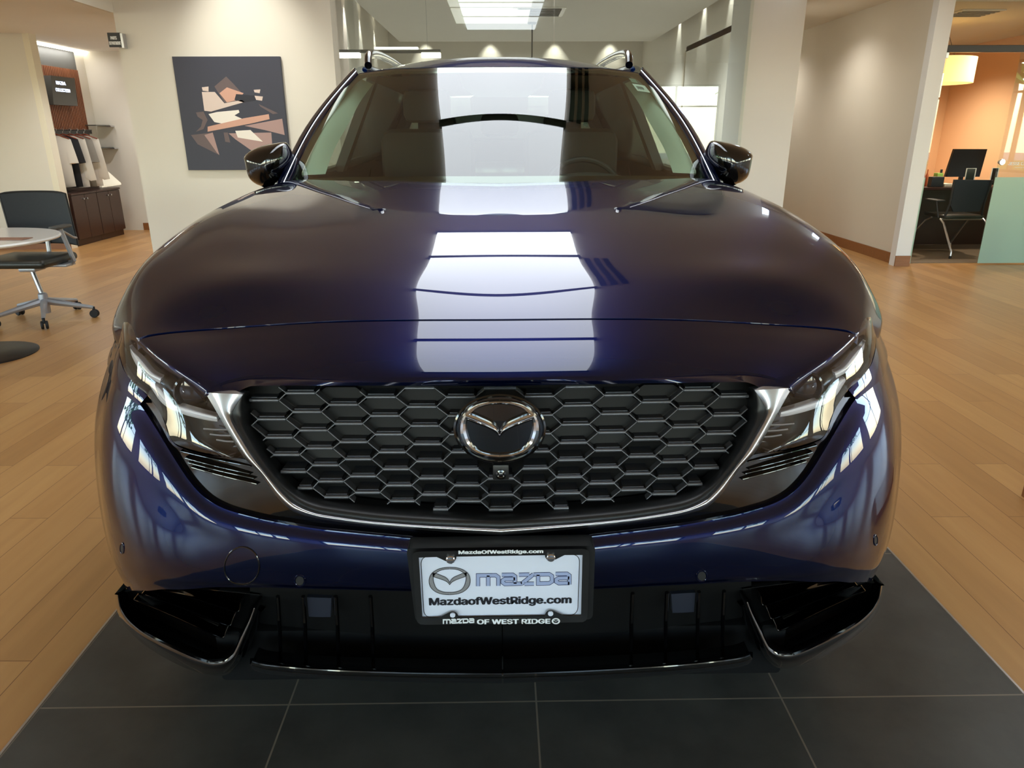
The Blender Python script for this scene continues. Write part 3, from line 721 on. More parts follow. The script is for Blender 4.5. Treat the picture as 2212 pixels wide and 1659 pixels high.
for (x, y) in ((-.80, .88), (.80, .88), (-.80, 3.70), (.80, 3.70)):
    sx = -1 if x < 0 else 1
    w = MB().lathe([(.24, -.11), (.33, -.11), (.36, -.08), (.36, .08), (.33, .11), (.24, .11)], (x, y, .36), 40, 'X').build('wheel', 'tyre', CAR)
    rm = MB().lathe([(.24, -.1), (.235, .0), (.24, .1*1)], (x, y, .36), 40, 'X')
    for k in range(10):
        a = 2*pi*k/10; rm.tube([(x+sx*.09, y+.04*cos(a), .36+.04*sin(a)), (x+sx*.10, y+.23*cos(a), .36+.23*sin(a))], .014, 6)
    rm.lathe([(.055, -.02), (.055, sx*.1)], (x, y, .36), 20, 'X').build('rim', 'silver_plastic', w)
# ---------------------------------------------------------------- glasshouse
WB = [atY(1083, 398, 1.38), atY(930, 398, 1.41), atY(790, 398.5, 1.49), atY(690, 400, 1.61), atY(622, 403, 1.76)]
WM = [atY(1083, 245, 1.80), atY(955, 246, 1.825), atY(838, 248, 1.89), atY(757, 254, 1.985), atY(693, 262, 2.10)]
WT = [atY(1083, 145, 2.17), atY(985, 145.5, 2.18), atY(893, 147.5, 2.225), atY(828, 151, 2.29), atY(774, 160, 2.37)]
wnet = []
for r in (WB, WM, WT):
    r = np.array(r); r[0, 0] = 0; full = np.concatenate([(r[1:]*np.array([-1, 1, 1]))[::-1], r]); wnet.append(full)
wnet = np.array(wnet)
def WS(s, t, off=0.):
    """windscreen surface, s -1 (right) .. 1 (left), t 0 (base) .. 1 (header)"""
    s = np.atleast_1d(s).astype(float); t = np.atleast_1d(t).astype(float); out = []
    for a, b_ in zip(s, t):
        col = nat([0, .52, 1], wnet, [b_])[0] if False else None
        rows = np.stack([nat([0, .55, 1], wnet[:, j], [b_])[0] for j in range(9)])
        out.append(nat([-1, -.75, -.5, -.25, 0, .25, .5, .75, 1], rows, [a])[0])
    o = np.array(out); o[:, 1] += off; return o
WIN = [[None]*49 for _ in range(33)]
for i, t in enumerate(np.linspace(0, 1, 33)):
    rows = np.stack([nat([0, .55, 1], wnet[:, j], [t])[0] for j in range(9)])
    WIN[i] = nat([-1, -.75, -.5, -.25, 0, .25, .5, .75, 1], rows, np.linspace(-1, 1, 49))
MB().grid(WIN).build('windshield', 'windscreen_glass', CAR, auto=0)
def rrect(n, a, b0, b1, r):
    """rounded rectangle in (s,t), half width a at base and at the top"""
    P = []
    for cxs, cyt, a0 in ((a-r, b1-r, 0), (-(a-r), b1-r, pi/2), (-(a-r), b0+r, pi), (a-r, b0+r, 3*pi/2)):
        for k in range(n): an = a0+pi/2*k/(n-1); P.append((cxs+r*cos(an), cyt+r*sin(an)))
    return P
inn = rrect(10, .935, .055, .945, .07); inn2 = []; outr = []
def dens(P, m=6): return [tuple(np.array(P[i])*(1-k/m)+np.array(P[(i+1) % len(P)])*(k/m)) for i in range(len(P)) for k in range(m)]
inn = dens(inn)
for (s_, t_) in inn:
    k = 1/max(abs(s_), abs((t_-.5)/.5)); outr.append((s_*k, .5+(t_-.5)*k))
VI = WS([p[0] for p in inn], [p[1] for p in inn], .006); VM = WS([(p[0]+q[0])/2 for p, q in zip(inn, outr)], [(p[1]+q[1])/2 for p, q in zip(inn, outr)], .006); VO = WS([p[0] for p in outr], [p[1] for p in outr], .006)
n = len(inn); mb = MB(); mb.add(list(VI)+list(VM)+list(VO), [(i, (i+1) % n, (i+1) % n+n, i+n) for i in range(n)]+[(i+n, (i+1) % n+n, (i+1) % n+2*n, i+2*n) for i in range(n)])
mb.build('windshield_border', 'gloss_black', CAR, auto=0)
# stickers behind the glass, upper corner on the driver side
def sticker(name, s0, s1, t0, t1, m, off=.002, par=CAR):
    G = [WS(np.linspace(s0, s1, 6), [t]*6, off) for t in np.linspace(t0, t1, 4)]
    return MB().grid(G).build(name, m, par, auto=0)
STK = sticker('sticker', -.945, -.825, .80, .87, 'label_white', .0015)
lines = MB(); random.seed(3)
for k in range(9):
    s0 = -.845-k*.0075; lines.grid([WS([s0, s0-.0045], [t]*2, .0008) for t in (.825-.01*(k % 3 == 0), .85)])
lines.build('printed_code', 'plate_ink', STK, auto=0)
sticker('sticker', -.895, -.835, .885, .925, 'frosted_glass', .002)
# roof
zr = lambda Y: float(nat([2.17, 2.3, 2.5, 2.75, 3.2, 3.8, 4.3], [WT[0][2], 1.566, 1.601, 1.628, 1.645, 1.62, 1.55], [Y])[0])
rn = [np.array(WT)+np.array([0, .012, .003])]
for Y in (2.5, 2.75, 3.2, 3.8, 4.3):
    k = .2*max(0, 1-(Y-2.17)/1.0)
    rn.append(np.array([(-.62*s, Y+k*s*s, zr(Y)-.058*s**2.6) for s in (0, .25, .5, .75, 1)]))
rn[1][-1][0] = -.625
RN = []
for r in rn:
    r = r.copy(); r[0, 0] = 0; full = np.concatenate([(r[1:]*np.array([-1, 1, 1]))[::-1], r]); RN.append(nat(np.linspace(-1, 1, 9), full, np.linspace(-1, 1, 49)))
RN = np.array(RN); dd = [0, .33, .58, 1.03, 1.63, 2.13]; q = np.linspace(0, 2.13, 40)
RG = np.stack([nat(dd, RN[:, j], q) for j in range(49)], 1)
lipf = RG[:1].copy(); lipf[:, :, 2] -= .02; lipf[:, :, 1] += .004
MB().grid(np.concatenate([lipf, RG])).build('roof', 'navy_paint', CAR, auto=50)
# A pillars, cant rails, belt, doors glass, rear pillars, tailgate glass
PI_ = [atY(622, 403, 1.76), atY(693, 262, 2.10), atY(774, 160, 2.37)]
PO = [atY(597, 396, 1.80), atY(668, 260, 2.16), atY(764, 146, 2.44)]
tt = np.linspace(0, 1, 24)
pi3 = nat([0, .5, 1], np.array(PI_), tt); po3 = nat([0, .5, 1], np.array(PO), tt)
mouth = lambda w, d: pi3*(1-w)+po3*w+np.array([0, d, 0])
for s in (1, -1):
    f = (lambda G: np.array(G)) if s == 1 else mir
    P_ = MB().grid(f([mouth(0, .012), mouth(.05, -.004), mouth(.3, -.012), mouth(.36, .0)])).grid(f([mouth(.5, .0), mouth(.56, -.014), mouth(.85, -.012), mouth(1, .01), mouth(1.08, .08)])).build('a_pillar', 'navy_paint', CAR, auto=60)
    MB().tube([tuple(p) for p in f(mouth(.43, -.004))], .0035, 8).build('pillar_moulding', 'satin_chrome', P_)
    MB().grid(f([mouth(.3, .01), mouth(.6, .01)])).build('pillar_seal', 'rubber', P_)
    # cant rail running back over the doors
    cr = [(-s*.635, 2.62, 1.563), (-s*.64, 2.75, 1.572), (-s*.645, 3.2, 1.585), (-s*.64, 3.8, 1.56), (-s*.60, 4.3, 1.49)]
    MB().tube(cr, [.012, .022, .026, .026, .02], 10).build('cant_rail', 'navy_paint', CAR)
    MB().tube([(-s*.86, 1.70, 1.065), (-s*.875, 2.2, 1.085), (-s*.87, 3.2, 1.11), (-s*.84, 4.4, 1.15)], .022, 8).build('belt_moulding', 'gloss_black', CAR)
    # glass
    low = [(-s*.855, 1.86, 1.08), (-s*.87, 2.4, 1.09), (-s*.87, 2.86, 1.10)]; up = [tuple(po3[8]*np.array([s, 1, 1])), tuple(po3[-1]*np.array([s, 1, 1])+np.array([0, .05, .0])), (-s*.65, 2.9, 1.57)]
    MB().grid([icurve(low, 12), icurve(up, 12)]).build('door_glass', 'clear_glass', CAR)
    MB().grid([[(-s*.87, 2.95, 1.10), (-s*.865, 3.5, 1.12), (-s*.84, 4.2, 1.15)], [(-s*.65, 2.95, 1.57), (-s*.645, 3.5, 1.56), (-s*.62, 4.15, 1.50)]]).build('door_glass', 'tinted_glass', CAR)
    MB().prism([(-s*.875, 2.86, 1.09), (-s*.875, 2.96, 1.09), (-s*.655, 2.96, 1.58), (-s*.655, 2.88, 1.58)], (s*.05, 0, 0)).build('b_pillar', 'interior_grey', CAR, smooth=False)
    MB().prism([(-s*.87, 4.15, 1.10), (-s*.82, 4.58, 1.12), (-s*.60, 4.36, 1.50), (-s*.64, 4.1, 1.53)], (s*.05, 0, 0)).build('c_pillar', 'navy_paint', CAR, smooth=False)
    # interior trim of the pillar
    tp = [(651, 378), (684, 306), (716, 236), (744, 191), (774, 168)]; tq = [(703, 376), (722, 322), (755, 263), (778, 220), (806, 182)]
    a = np.array([atY(p[0], p[1], y) for p, y in zip(tp, (1.84, 1.97, 2.13, 2.28, 2.40))]); b2 = np.array([atY(p[0], p[1], y) for p, y in zip(tq, (1.92, 2.05, 2.20, 2.34, 2.46))])
    G = [icurve(a*(1-w)+b2*w+np.array([0, -.02*sin(pi*w), 0]), 20) for w in (0, .3, .6, .85, 1)]; G.append(G[-1]+np.array([-.02, .06, 0]))
    MB().grid(f(G)).build('pillar_trim', 'pillar_trim', CAR)
    # roof rail with front foot
    rp = [(-s*.585, 2.43, 1.565), (-s*.59, 2.47, 1.60), (-s*.592, 2.54, 1.62), (-s*.595, 2.66, 1.634), (-s*.60, 2.9, 1.650), (-s*.60, 3.4, 1.660), (-s*.59, 4.0, 1.640), (-s*.575, 4.25, 1.58)]
    MB().tube(icurve(rp, 40), .017, 12, flat=1.2).build('roof_rail', 'gloss_black', CAR)
MB().grid([[(x, 4.58-.03*x*x, 1.12) for x in np.linspace(-.8, .8, 9)], [(x, 4.34-.02*x*x, 1.52) for x in np.linspace(-.6, .6, 9)]]).build('rear_glass', 'tinted_glass', CAR)
MB().grid([[(x, y, 1.50+.03*cos(x*2)) for x in np.linspace(-.6, .6, 9)] for y in (2.42, 3.2, 4.3)]).build('headliner', 'headliner', CAR)
# dashboard, binnacle, wheel, seats
D_ = MB().grid([[(x, y+.30*(abs(x)/.75)**2*(1.9-y)/.5 if y < 1.9 else y, z-.02*(abs(x)/.75)**2) for x in np.linspace(-.76, .76, 25)] for y, z in ((1.47, 1.088), (1.6, 1.092), (1.8, 1.085), (1.95, 1.06), (2.0, 1.0), (2.0, .7))]).build('dashboard', 'interior_grey', CAR)
hg = []
for y, sc in ((1.72, .3), (1.82, .8), (1.95, 1.0), (2.06, .95)):
    hg.append([(.37+.21*cos(a)*sc, y, 1.062+.062*sin(a)*sc) for a in np.linspace(0, pi, 15)])
MB().grid(hg).build('instrument_hood', 'dark_plastic', D_)
MB().tube([(.37+.18*cos(a), 2.22+.075*sin(a), 1.00+.165*sin(a)) for a in np.linspace(0, 2*pi, 40, endpoint=False)], .0135, 10, closed=True).box(.20, .54, 2.20, 2.24, .975, 1.015, .01).box(.31, .43, 2.19, 2.25, .93, 1.04, .02).build('steering_wheel', 'dark_plastic', CAR)
MB().box(-.11, .11, 2.22, 2.25, 1.05, 1.16, .008).build('centre_display', 'screen_black', D_)
for x in (-.37, .37):
    S_ = MB().box(x-.25, x+.25, 2.35, 2.85, .62, .80, .06).box(x-.24, x+.24, 2.76, 2.90, .75, 1.30, .06).build('front_seat', 'seat_fabric', CAR)
    MB().box(x-.12, x+.12, 2.80, 2.90, 1.33, 1.49, .04).build('headrest', 'seat_fabric', S_)
RS = MB().box(-.62, .62, 3.3, 3.8, .62, .82, .05).box(-.62, .62, 3.72, 3.86, .78, 1.25, .05).build('rear_seat', 'seat_fabric', CAR)
for x in (-.4, 0, .4): MB().box(x-.12, x+.12, 3.74, 3.84, 1.26, 1.40, .04).build('headrest', 'seat_fabric', RS)
# camera / sensor cover and rear-view mirror at the header
p = [atY(x, y, Y) for x, y, Y in ((990, 158, 2.23), (1000, 190, 2.16), (1028, 210, 2.12), (1140, 210, 2.12), (1168, 190, 2.16), (1178, 158, 2.23))]
MB().prism([tuple(v) for v in p], (0, .09, .01)).build('sensor_cover', 'dark_plastic', CAR, smooth=False)
MB().box(-.125, .125, 2.26, 2.29, 1.36, 1.43, .012).build('rear_view_mirror', 'dark_plastic', CAR)
# ---------------------------------------------------------------- door mirrors
MO = [(533, 339), (540, 329), (559, 318), (583, 311), (605, 307.5), (618, 309), (626, 322), (631, 340), (628, 362), (618, 384), (600, 394), (586, 398), (570, 402), (552, 393), (543, 381), (538, 362)]
Y0 = 1.93
base = np.array([atY(x, y, Y0) for x, y in MO]); base = np.concatenate([base, base[:1]])
base = nat(np.arange(len(base)), base, np.linspace(0, len(base)-1, 49))[:-1]; cc = base.mean(0)
for s in (1, -1):
    f = np.array([s, 1, 1]); L_ = []
    for sc, dy in ((.90, .035), (1.0, .015), (1.0, 0.), (.985, -.025), (.93, -.055), (.82, -.080), (.66, -.098), (.45, -.110), (.22, -.116), (.02, -.118)):
        L_.append([tuple((cc+(p_-cc)*sc+np.array([0, dy, 0])+(np.array([-.0, 0, .0])))*f) for p_ in base])
    mb = MB(); n = len(L_[0])
    for r in L_: mb.V += r
    mb.F = [(i*n+j, i*n+(j+1) % n, (i+1)*n+(j+1) % n, (i+1)*n+j) for i in range(len(L_)-1) for j in range(n)]+[tuple((len(L_)-1)*n+j for j in range(n))]
    MM = mb.build('door_mirror', 'gloss_black', CAR, auto=70)
    MB().prism([tuple((cc+(p_-cc)*.88+np.array([0, .035, 0]))*f) for p_ in base[::2]], (0, .004, 0)).build('mirror_glass', 'chrome', MM, smooth=False)
    q = [atY(x, y, Y) for x, y, Y in ((560, 400, 1.92), (590, 396, 1.93), (612, 404, 1.86), (585, 413, 1.84))]
    MB().prism([tuple(v*f) for v in q], (0, .06, .0)).build('mirror_foot', 'gloss_black', MM, smooth=False)
    q = [atY(x, y, Y) for x, y, Y in ((596, 395, 1.80), (608, 400, 1.79), (606, 409, 1.78), (584, 408, 1.81))]
    MB().prism([tuple(v*f) for v in q], (0, .04, .0)).build('quarter_trim', 'silver_plastic', CAR, smooth=False)
# ---------------------------------------------------------------- sensors and tow cover on the bumper
def ring_on(px, py, rx, ry, t, off=-.001, n=40):
    a = np.linspace(0, 2*pi, n, endpoint=False); q = on(px+rx*np.cos(a), py+ry*np.sin(a), 0.); q[:, 1] += bdep(q[:, 0], q[:, 2])-.0006; return q
Q = ring_on(525, 1220, 37, 41, 0); MB().tube([tuple(v) for v in Q], .0014, 6, closed=True).build('tow_cover_seam', 'gloss_black', BUMP)
for px, py, rx, ry, sides in ((648.5, 1252.5, 11, 12, (1, -1)), (273, 1174.5, 4, 11, (1, -1))):
    for s in sides:
        Q = ring_on(px, py, rx, ry, 0); q0 = on(px+rx*np.cos(np.linspace(0, 2*pi, 40, endpoint=False)), py+ry*np.sin(np.linspace(0, 2*pi, 40, endpoint=False)), 0.); Q = q0; Q[:, 1] += bdep(Q[:, 0].mean(), Q[:, 2].mean())-.0008; Q[:, 0] *= s; R_ = MB().tube([tuple(v) for v in Q], .0016, 6, closed=True)
        R_.build('parking_sensor', 'navy_paint', BUMP)
        a = np.linspace(0, 2*pi, 24, endpoint=False); Q = on(px+rx*.8*np.cos(a), py+ry*.8*np.sin(a), 0.); Q[:, 1] += bdep(Q[:, 0].mean(), Q[:, 2].mean())-.0015; Q[:, 0] *= s
        MB().prism([tuple(v) for v in Q], (0, .006, 0)).build('sensor_face', 'dark_plastic', BUMP, smooth=False)
# ---------------------------------------------------------------- emblem
def E3(x, y, d=0.):   # emblem plane, nearly upright
    p = atY(x, y, .03); z = p[2]; return atY(x, y, .030+.03*(z-.81)-d)
def ecirc(x0, y0, rx, ry, d, n=64, pw=2.): return [tuple(E3(x0+rx*cos(2*pi*k/n), y0+ry*sin(2*pi*k/n), d)) for k in range(n)]
EM = MB(); rings = [ecirc(1079.5, 926, 101, 76, -.02), ecirc(1079.5, 926, 100, 75, .004), ecirc(1079.5, 926, 96, 71, .006), ecirc(1079.5, 926, 92, 68, .001), ecirc(1079.5, 926, 60, 44, .001)]
for r in rings: EM.V += r
EM.F = [(i*64+j, i*64+(j+1) % 64, (i+1)*64+(j+1) % 64, (i+1)*64+j) for i in range(4) for j in range(64)]+[tuple(256+j for j in range(64))]
EMB = EM.build('emblem', 'gloss_black', CAR, auto=30)
def ribbon(A, B, fn, h, nseg=60, closed=False):
    """raised two-facet band between outlines A and B"""
    a = curve(A, nseg); b = curve(B, nseg); mb = MB()
    mb.grid([[tuple(fn(*p, .001)) for p in a], [tuple(fn(*(p*.8+q*.2), h*.85)) for p, q in zip(a, b)], [tuple(fn(*(p+q)/2) if False else fn(*((p+q)/2), h)) for p, q in zip(a, b)], [tuple(fn(*(p*.2+q*.8), h*.8)) for p, q in zip(a, b)], [tuple(fn(*q, .001)) for q in b]])
    return mb
S0 = 6.9125
def sc_(P): return [(960+x/S0, 820+y/S0) for x, y in P]
RO = sc_([(822, 318), (640, 330), (480, 375), (365, 440), (285, 515), (235, 610), (213, 720), (218, 820), (255, 935), (330, 1030), (440, 1110), (600, 1168), (822, 1190)])
RI = sc_([(822, 370), (680, 378), (540, 415), (440, 475), (372, 560), (338, 640), (345, 760), (370, 850), (400, 930), (455, 1010), (560, 1075), (690, 1108), (822, 1116)])
WU = sc_([(318, 470), (430, 512), (560, 568), (690, 630), (770, 700), (822, 800)]); WD = sc_([(322, 600), (420, 640), (560, 690), (690, 745), (770, 800), (824, 872)])
WU[0] = sc_([(312, 490)])[0]
def mirpx(P, c=1079.2): return [(2*c-x, y) for x, y in P]
CH = ribbon(RO, RI, E3, .009)
for mb2 in (ribbon(mirpx(RO), mirpx(RI), E3, .009), ribbon(WU, WD, E3, .013, 30), ribbon(mirpx(WU), mirpx(WD), E3, .013, 30)): CH.add(mb2.V, mb2.F)
CH.build('chrome_wing_ring', 'chrome', EMB, auto=30, label='chrome winged oval ring')
# front camera below emblem
c = on([1082], [1023], .01)[0]
MB().box(c[0]-.014, c[0]+.014, c[1], c[1]+.05, c[2]-.013, c[2]+.016, .003).build('camera_housing', 'black_satin', CAR)
MB().lathe([(.009, 0), (.009, -.003), (.006, -.004), (.004, -.002), (0, -.004)], (c[0], c[1], c[2]-.001), 20, 'Y').build('camera_lens', 'gloss_black', CAR)
# ---------------------------------------------------------------- licence plate
YP = -.045
def K(x, y, d=0.): return atY(860+x/5.027, 1160+y/5.027, YP-d)
def rpoly(P, r, n=6):
    """round the corners of a quad given in crop pixels"""
    out = []; m_ = len(P)
    for i in range(m_):
        p0, p1, p2 = np.array(P[i-1], float), np.array(P[i], float), np.array(P[(i+1) % m_], float)
        a = p1+(p0-p1)/np.linalg.norm(p0-p1)*r; b2 = p1+(p2-p1)/np.linalg.norm(p2-p1)*r
        for k in range(n): t = k/(n-1); out.append(tuple(a*(1-t)**2+2*p1*t*(1-t)+b2*t*t))
    return out
LP = MB().prism([tuple(K(x, y, -.006)) for x, y in rpoly([(88, 125), (2142, 95), (2112, 895), (188, 920)], 60)], (0, .035, 0)).build('license_plate', 'black_satin', CAR, smooth=False, label='white dealer plate in black frame')
def loopring(O, I, d0, d1, name, m, thick=.006):
    n = len(O); mb = MB(); V = [K(x, y, d0-thick) for x, y in O]+[K(x, y, d0) for x, y in O]+[K(x, y, d1) for x, y in I]+[K(x, y, d1-thick) for x, y in I]
    mb.add([tuple(v) for v in V], [(k*n+i, k*n+(i+1) % n, (k+1)*n+(i+1) % n, (k+1)*n+i) for k in range(3) for i in range(n)]); return mb.build(name, m, LP, auto=30)
OQ = rpoly([(148, 160), (2078, 128), (2056, 925), (204, 955)], 70, 12)
def tabbed(n=12):
    # inner outline with the four screw tabs
    def arc(cx, cy, r, a0, a1, k=10): return [(cx+r*cos(a), cy+r*sin(a)) for a in np.linspace(a0, a1, k)]
    P = [(225, 225)]+arc(568, 214, 66, pi, 0)[::1]+arc(1660, 196, 66, pi, 0)+[(2002, 196)]+[(1986, 858)]+arc(1656, 858, 64, 0, -pi)+arc(592, 872, 64, 0, -pi)+[(265, 882)]
    return P
# tabs at the top bulge downwards (y grows downwards): use positive sine
def arc(cx, cy, r, a0, a1, k=10): return [(cx+r*cos(a), cy+r*sin(a)) for a in np.linspace(a0, a1, k)]
IQ = [(225, 225)]+arc(568, 214, 66, pi, 0)+arc(1660, 196, 66, pi, 0)+[(2002, 196), (1986, 858)]+arc(1656, 858, 64, 0, -pi)+arc(592, 872, 64, 0, -pi)+[(265, 882)]
# frame face: outer outline matched to the inner one by angle from the centre
def hit(P, ang, c=(1113, 540)):
    d = np.array([cos(ang), sin(ang)]); best = None
    for i in range(len(P)):
        a = np.array(P[i-1])-c; b2 = np.array(P[i])-c; e = b2-a; den = d[0]*e[1]-d[1]*e[0]
        if abs(den) < 1e-9: continue
        t = (a[0]*e[1]-a[1]*e[0])/den; u = (a[0]*d[1]-a[1]*d[0])/den
        if t > 0 and -1e-9 <= u <= 1+1e-9: best = t if best is None else max(best, t)
    return tuple(np.array(c)+d*best)
IA = []
for i in range(len(IQ)):
    a, b2 = np.array(IQ[i]), np.array(IQ[(i+1) % len(IQ)]); k = max(1, int(np.linalg.norm(b2-a)/60))
    IA += [tuple(a*(1-j/k)+b2*j/k) for j in range(k)]
OA = [hit(OQ, atan2(y-540, x-1113)) for x, y in IA]
loopring(OA, IA, .010, .009, 'plate_frame', 'black_satin')
MB().prism([tuple(K(x, y, .003)) for x, y in ((220, 215), (2010, 190), (1992, 865), (260, 890))], (0, .0015, 0)).build('plate_face', 'plate_white', LP, smooth=False)
# thin border line
BI = rpoly([(245, 213), (1972, 190), (1950, 846), (282, 876)], 90, 10)
MB().tube([tuple(K(x, y, .0034)) for x, y in BI], .0006, 4, closed=True).build('border_line', 'plate_ink', LP)
def ktext(name, s, x0, y0, x1, y1, ht, m, bold, d=.0036):
    """text whose baseline runs from crop pixel (x0,y0) to (x1,y1), height ht px"""
    a = K(x0, y0, d); b2 = K(x1, y1, d); c = K(x0, y0-ht, d); ux = b2-a; uz = c-a
    uz = np.array([0, 0, 1.])
    return text_mesh(name, s, a, ux, uz, float(np.linalg.norm(ux)), float(c[2]-a[2]), m, LP, bold, .0004)
ktext('plate_lettering', 'MazdaofWestRidge.com', 345, 762, 1876, 738, 100, 'plate_ink', .032)
ktext('plate_lettering', 'MazdaOfWestRidge.com', 660, 194, 1572, 182, 46, 'plate_letter', .04, .0105)
ktext('plate_lettering', 'OF WEST RIDGE', 862, 946, 1648, 938, 50, 'plate_letter', .045, .0105)
# wordmark drawn as thick strokes
def stroke(mb, P, w, d, K_=K, cap=0.):
    P = [np.array(p, float) for p in P]; n = len(P); Lf = []; Rt = []
    for i, p in enumerate(P):
        t0 = (p-P[i-1]) if i else (P[1]-p); t1 = (P[i+1]-p) if i < n-1 else (p-P[i-1])
        t0 = t0/np.linalg.norm(t0); t1 = t1/np.linalg.norm(t1); n0 = np.array([-t0[1], t0[0]]); n1 = np.array([-t1[1], t1[0]])
        nn = n0+n1; nn /= max(1e-6, np.linalg.norm(nn)); k = w/2/max(.45, nn@n0); e = -t0*cap if i == 0 else (t1*cap if i == n-1 else 0)
        Lf.append(p+nn*k+e); Rt.append(p-nn*k+e)
    for i in range(n-1):
        q = [Lf[i], Lf[i+1], Rt[i+1], Rt[i]]; V = [tuple(K_(x, y, d)) for x, y in q]; mb.add(V, [(0, 1, 2, 3)])
def wordmark(fn, w, d):
    mb = MB()
    m1 = [(868, 535), (868, 418), (1060, 416), (1088, 436), (1088, 531)]; S_ = [m1, [(978, 418), (978, 533)],
        [(1126, 412), (1245, 410), (1270, 428), (1270, 508)], [(1270, 455), (1160, 457), (1136, 472), (1136, 494), (1160, 511), (1345, 507)],
        [(1312, 410), (1425, 408)], [(1338, 511), (1470, 405)], [(1372, 509), (1475, 507)], [(1470, 408), (1640, 404), (1670, 424), (1670, 484), (1640, 503), (1520, 506), (1520, 410)],
        [(1710, 402), (1835, 400), (1860, 418), (1860, 516)], [(1860, 445), (1745, 447), (1718, 462), (1718, 486), (1745, 503), (1860, 500)]]
    for s in S_: stroke(mb, s, w, d, fn)
    return mb
wordmark(K, 46, .0034).build('wordmark_outline', 'word_line', LP, smooth=False)
wordmark(K, 34, .0038).build('wordmark', 'word_blue', LP, smooth=False)
KB = lambda x, y, d: K(486+(x-850)*(828-486)/(1880-850), 888+(y-388)*.385-(x-850)*.004, .0105)
wordmark(KB, 40, 0).build('wordmark', 'plate_letter', LP, smooth=False)
# printed emblem on the plate and small one on the frame
def printed(cx, cy, kx, ky, d, m1, m2, lw=1.0, tilt=-.012):
    f = lambda x, y, h=0.: K(cx+((x-1079.3)*kx), cy+((y-927)*ky)+(x-1079.3)*kx*tilt, d+min(h, .0003))
    mb = MB()
    for A, B in ((RO, RI), (mirpx(RO), mirpx(RI)), (WU, WD), (mirpx(WU), mirpx(WD))):
        a = curve(A, 50); b2 = curve(B, 50); mb.grid([[tuple(f(*p)) for p in a], [tuple(f(*q)) for q in b2]])
    o = mb.build('printed_emblem', m1, LP, auto=0)
    if m2:
        lb = MB()
        for A in (RO, RI, mirpx(RO), mirpx(RI), WU, WD, mirpx(WU), mirpx(WD)): lb.tube([tuple(f(*p, .0003)) for p in curve(A, 50)], .0005, 4)
        lb.build('printed_emblem_outline', m2, LP, auto=0)
printed(560, 474, 2.53, 2.36, .0036, 'silver_plastic', 'plate_ink'); 
KO = MB().tube([tuple(K(1713+38*cos(a), 914+27*sin(a), .0105)) for a in np.linspace(0, 2*pi, 30, endpoint=False)], .0012, 4, closed=True)
KO.build('printed_emblem_outline', 'plate_letter', LP); printed(1713, 914, .40, .36, .0106, 'plate_letter', None)
for x, y in ((569, 246), (1659, 226)):
    p = K(x, y, .012); MB().lathe([(.0075, .004), (.0075, -.001), (.006, -.0025), (0, -.003)], tuple(p), 20, 'Y').box(p[0]-.005, p[0]+.005, p[1]-.0045, p[1]-.002, p[2]-.001, p[2]+.001).build('screw', 'chrome', LP)
for x, y in ((592, 850), (1656, 834)):
    p = K(x, y, .011); MB().lathe([(.0045, .002), (.0045, -.0005), (0, -.0005)], tuple(p), 16, 'Y').build('screw_slot', 'plate_white', LP)
# ------------------------------------------------------------------ ceiling fittings
PW = 1.26; SEAM = [.08, 1.69, 3.04, 4.53, 5.42]
for i in range(4):
    o = MB().box(.03-PW/2, .03+PW/2, SEAM[i]+.035, SEAM[i+1]-.035, HC-.03, HC-.002, .004).build('ceiling_light', 'lamp_panel', smooth=False)
    tag(o, ['luminous ceiling panel nearest the front of the car', 'luminous ceiling panel over the hood', 'luminous ceiling panel over the windshield', 'shorter luminous ceiling panel over the car roof'][i], 'ceiling light', 'luminous panels over the car')
    for e_ in ([i] if i < 3 else [3, 4]): MB().box(.03-PW/2-.02, .03+PW/2+.02, SEAM[e_]-.034, SEAM[e_]+.034, HC-.035, HC-.002).build('frame', 'black_satin', o, smooth=False)
sl = empty('air_diffuser', (.81, 3.8, HC), 'black three-slot linear diffuser in ceiling beside the light panels', 'diffuser')
for k in range(3): MB().box(.71+.08*k, .755+.08*k, 3.1, 4.5, HC-.012, HC-.001).build('slot', 'cavity', sl, smooth=False)
for x, y in FILL_DOWN:
    o = empty('downlight', (x, y, HC), 'round recessed showroom downlight', 'downlight', 'showroom downlights')
    MB().lathe([(.07, -.001), (.09, -.001), (.09, -.008), (.07, -.008)], (x, y, HC), 24).build('bezel', 'white_gloss', o)
    MB().lathe([(0, -.004), (.07, -.004)], (x, y, HC), 24).build('lens', 'downlight_lens', o)
# ------------------------------------------------------------------ wall art
q = [atY(*p, 6.17) for p in ((372, 122.5), (609, 121.5), (625, 367), (407, 367.5))]
x0, x1 = (q[0][0]+q[3][0])/2, (q[1][0]+q[2][0])/2; z0, z1 = (q[2][2]+q[3][2])/2, (q[0][2]+q[1][2])/2
mat('art_dark', (58, 60, 74), .55); mat('art_mid', (104, 90, 92), .55); mat('art_skin', (206, 160, 142), .55); mat('art_pale', (216, 198, 190), .55)
mat('art_bright', (236, 230, 222), .55); mat('art_shadow', (40, 42, 54), .55); mat('art_rose', (172, 142, 138), .55)
ART = tag(MB().box(x0, x1, 6.165, 6.2, z0, z1, .002).build('wall_art', 'art_dark', smooth=False), 'large square dark canvas print with pale abstract shapes on white wall', 'picture')
def ap(pts, m, lay, nm='printed_shape'):
    V = []
    for x, y in pts:
        # crop pixel -> canvas fraction
        px, py = 300+x/5.53, 100+y/5.53; p = atY(px, py, 6.16)
        V.append((min(x1-.004, max(x0+.004, p[0])), 6.1645-.0003*lay, min(z1-.004, max(z0+.004, p[2]))))
    MB().prism(V, (0, .0002, 0)).build(nm, m, ART, smooth=False)
ap([(620, 1060), (880, 1030), (960, 1300), (700, 1170)], 'art_mid', 1); ap([(880, 1030), (780, 1060), (930, 1270), (960, 1300)], 'art_rose', 2)
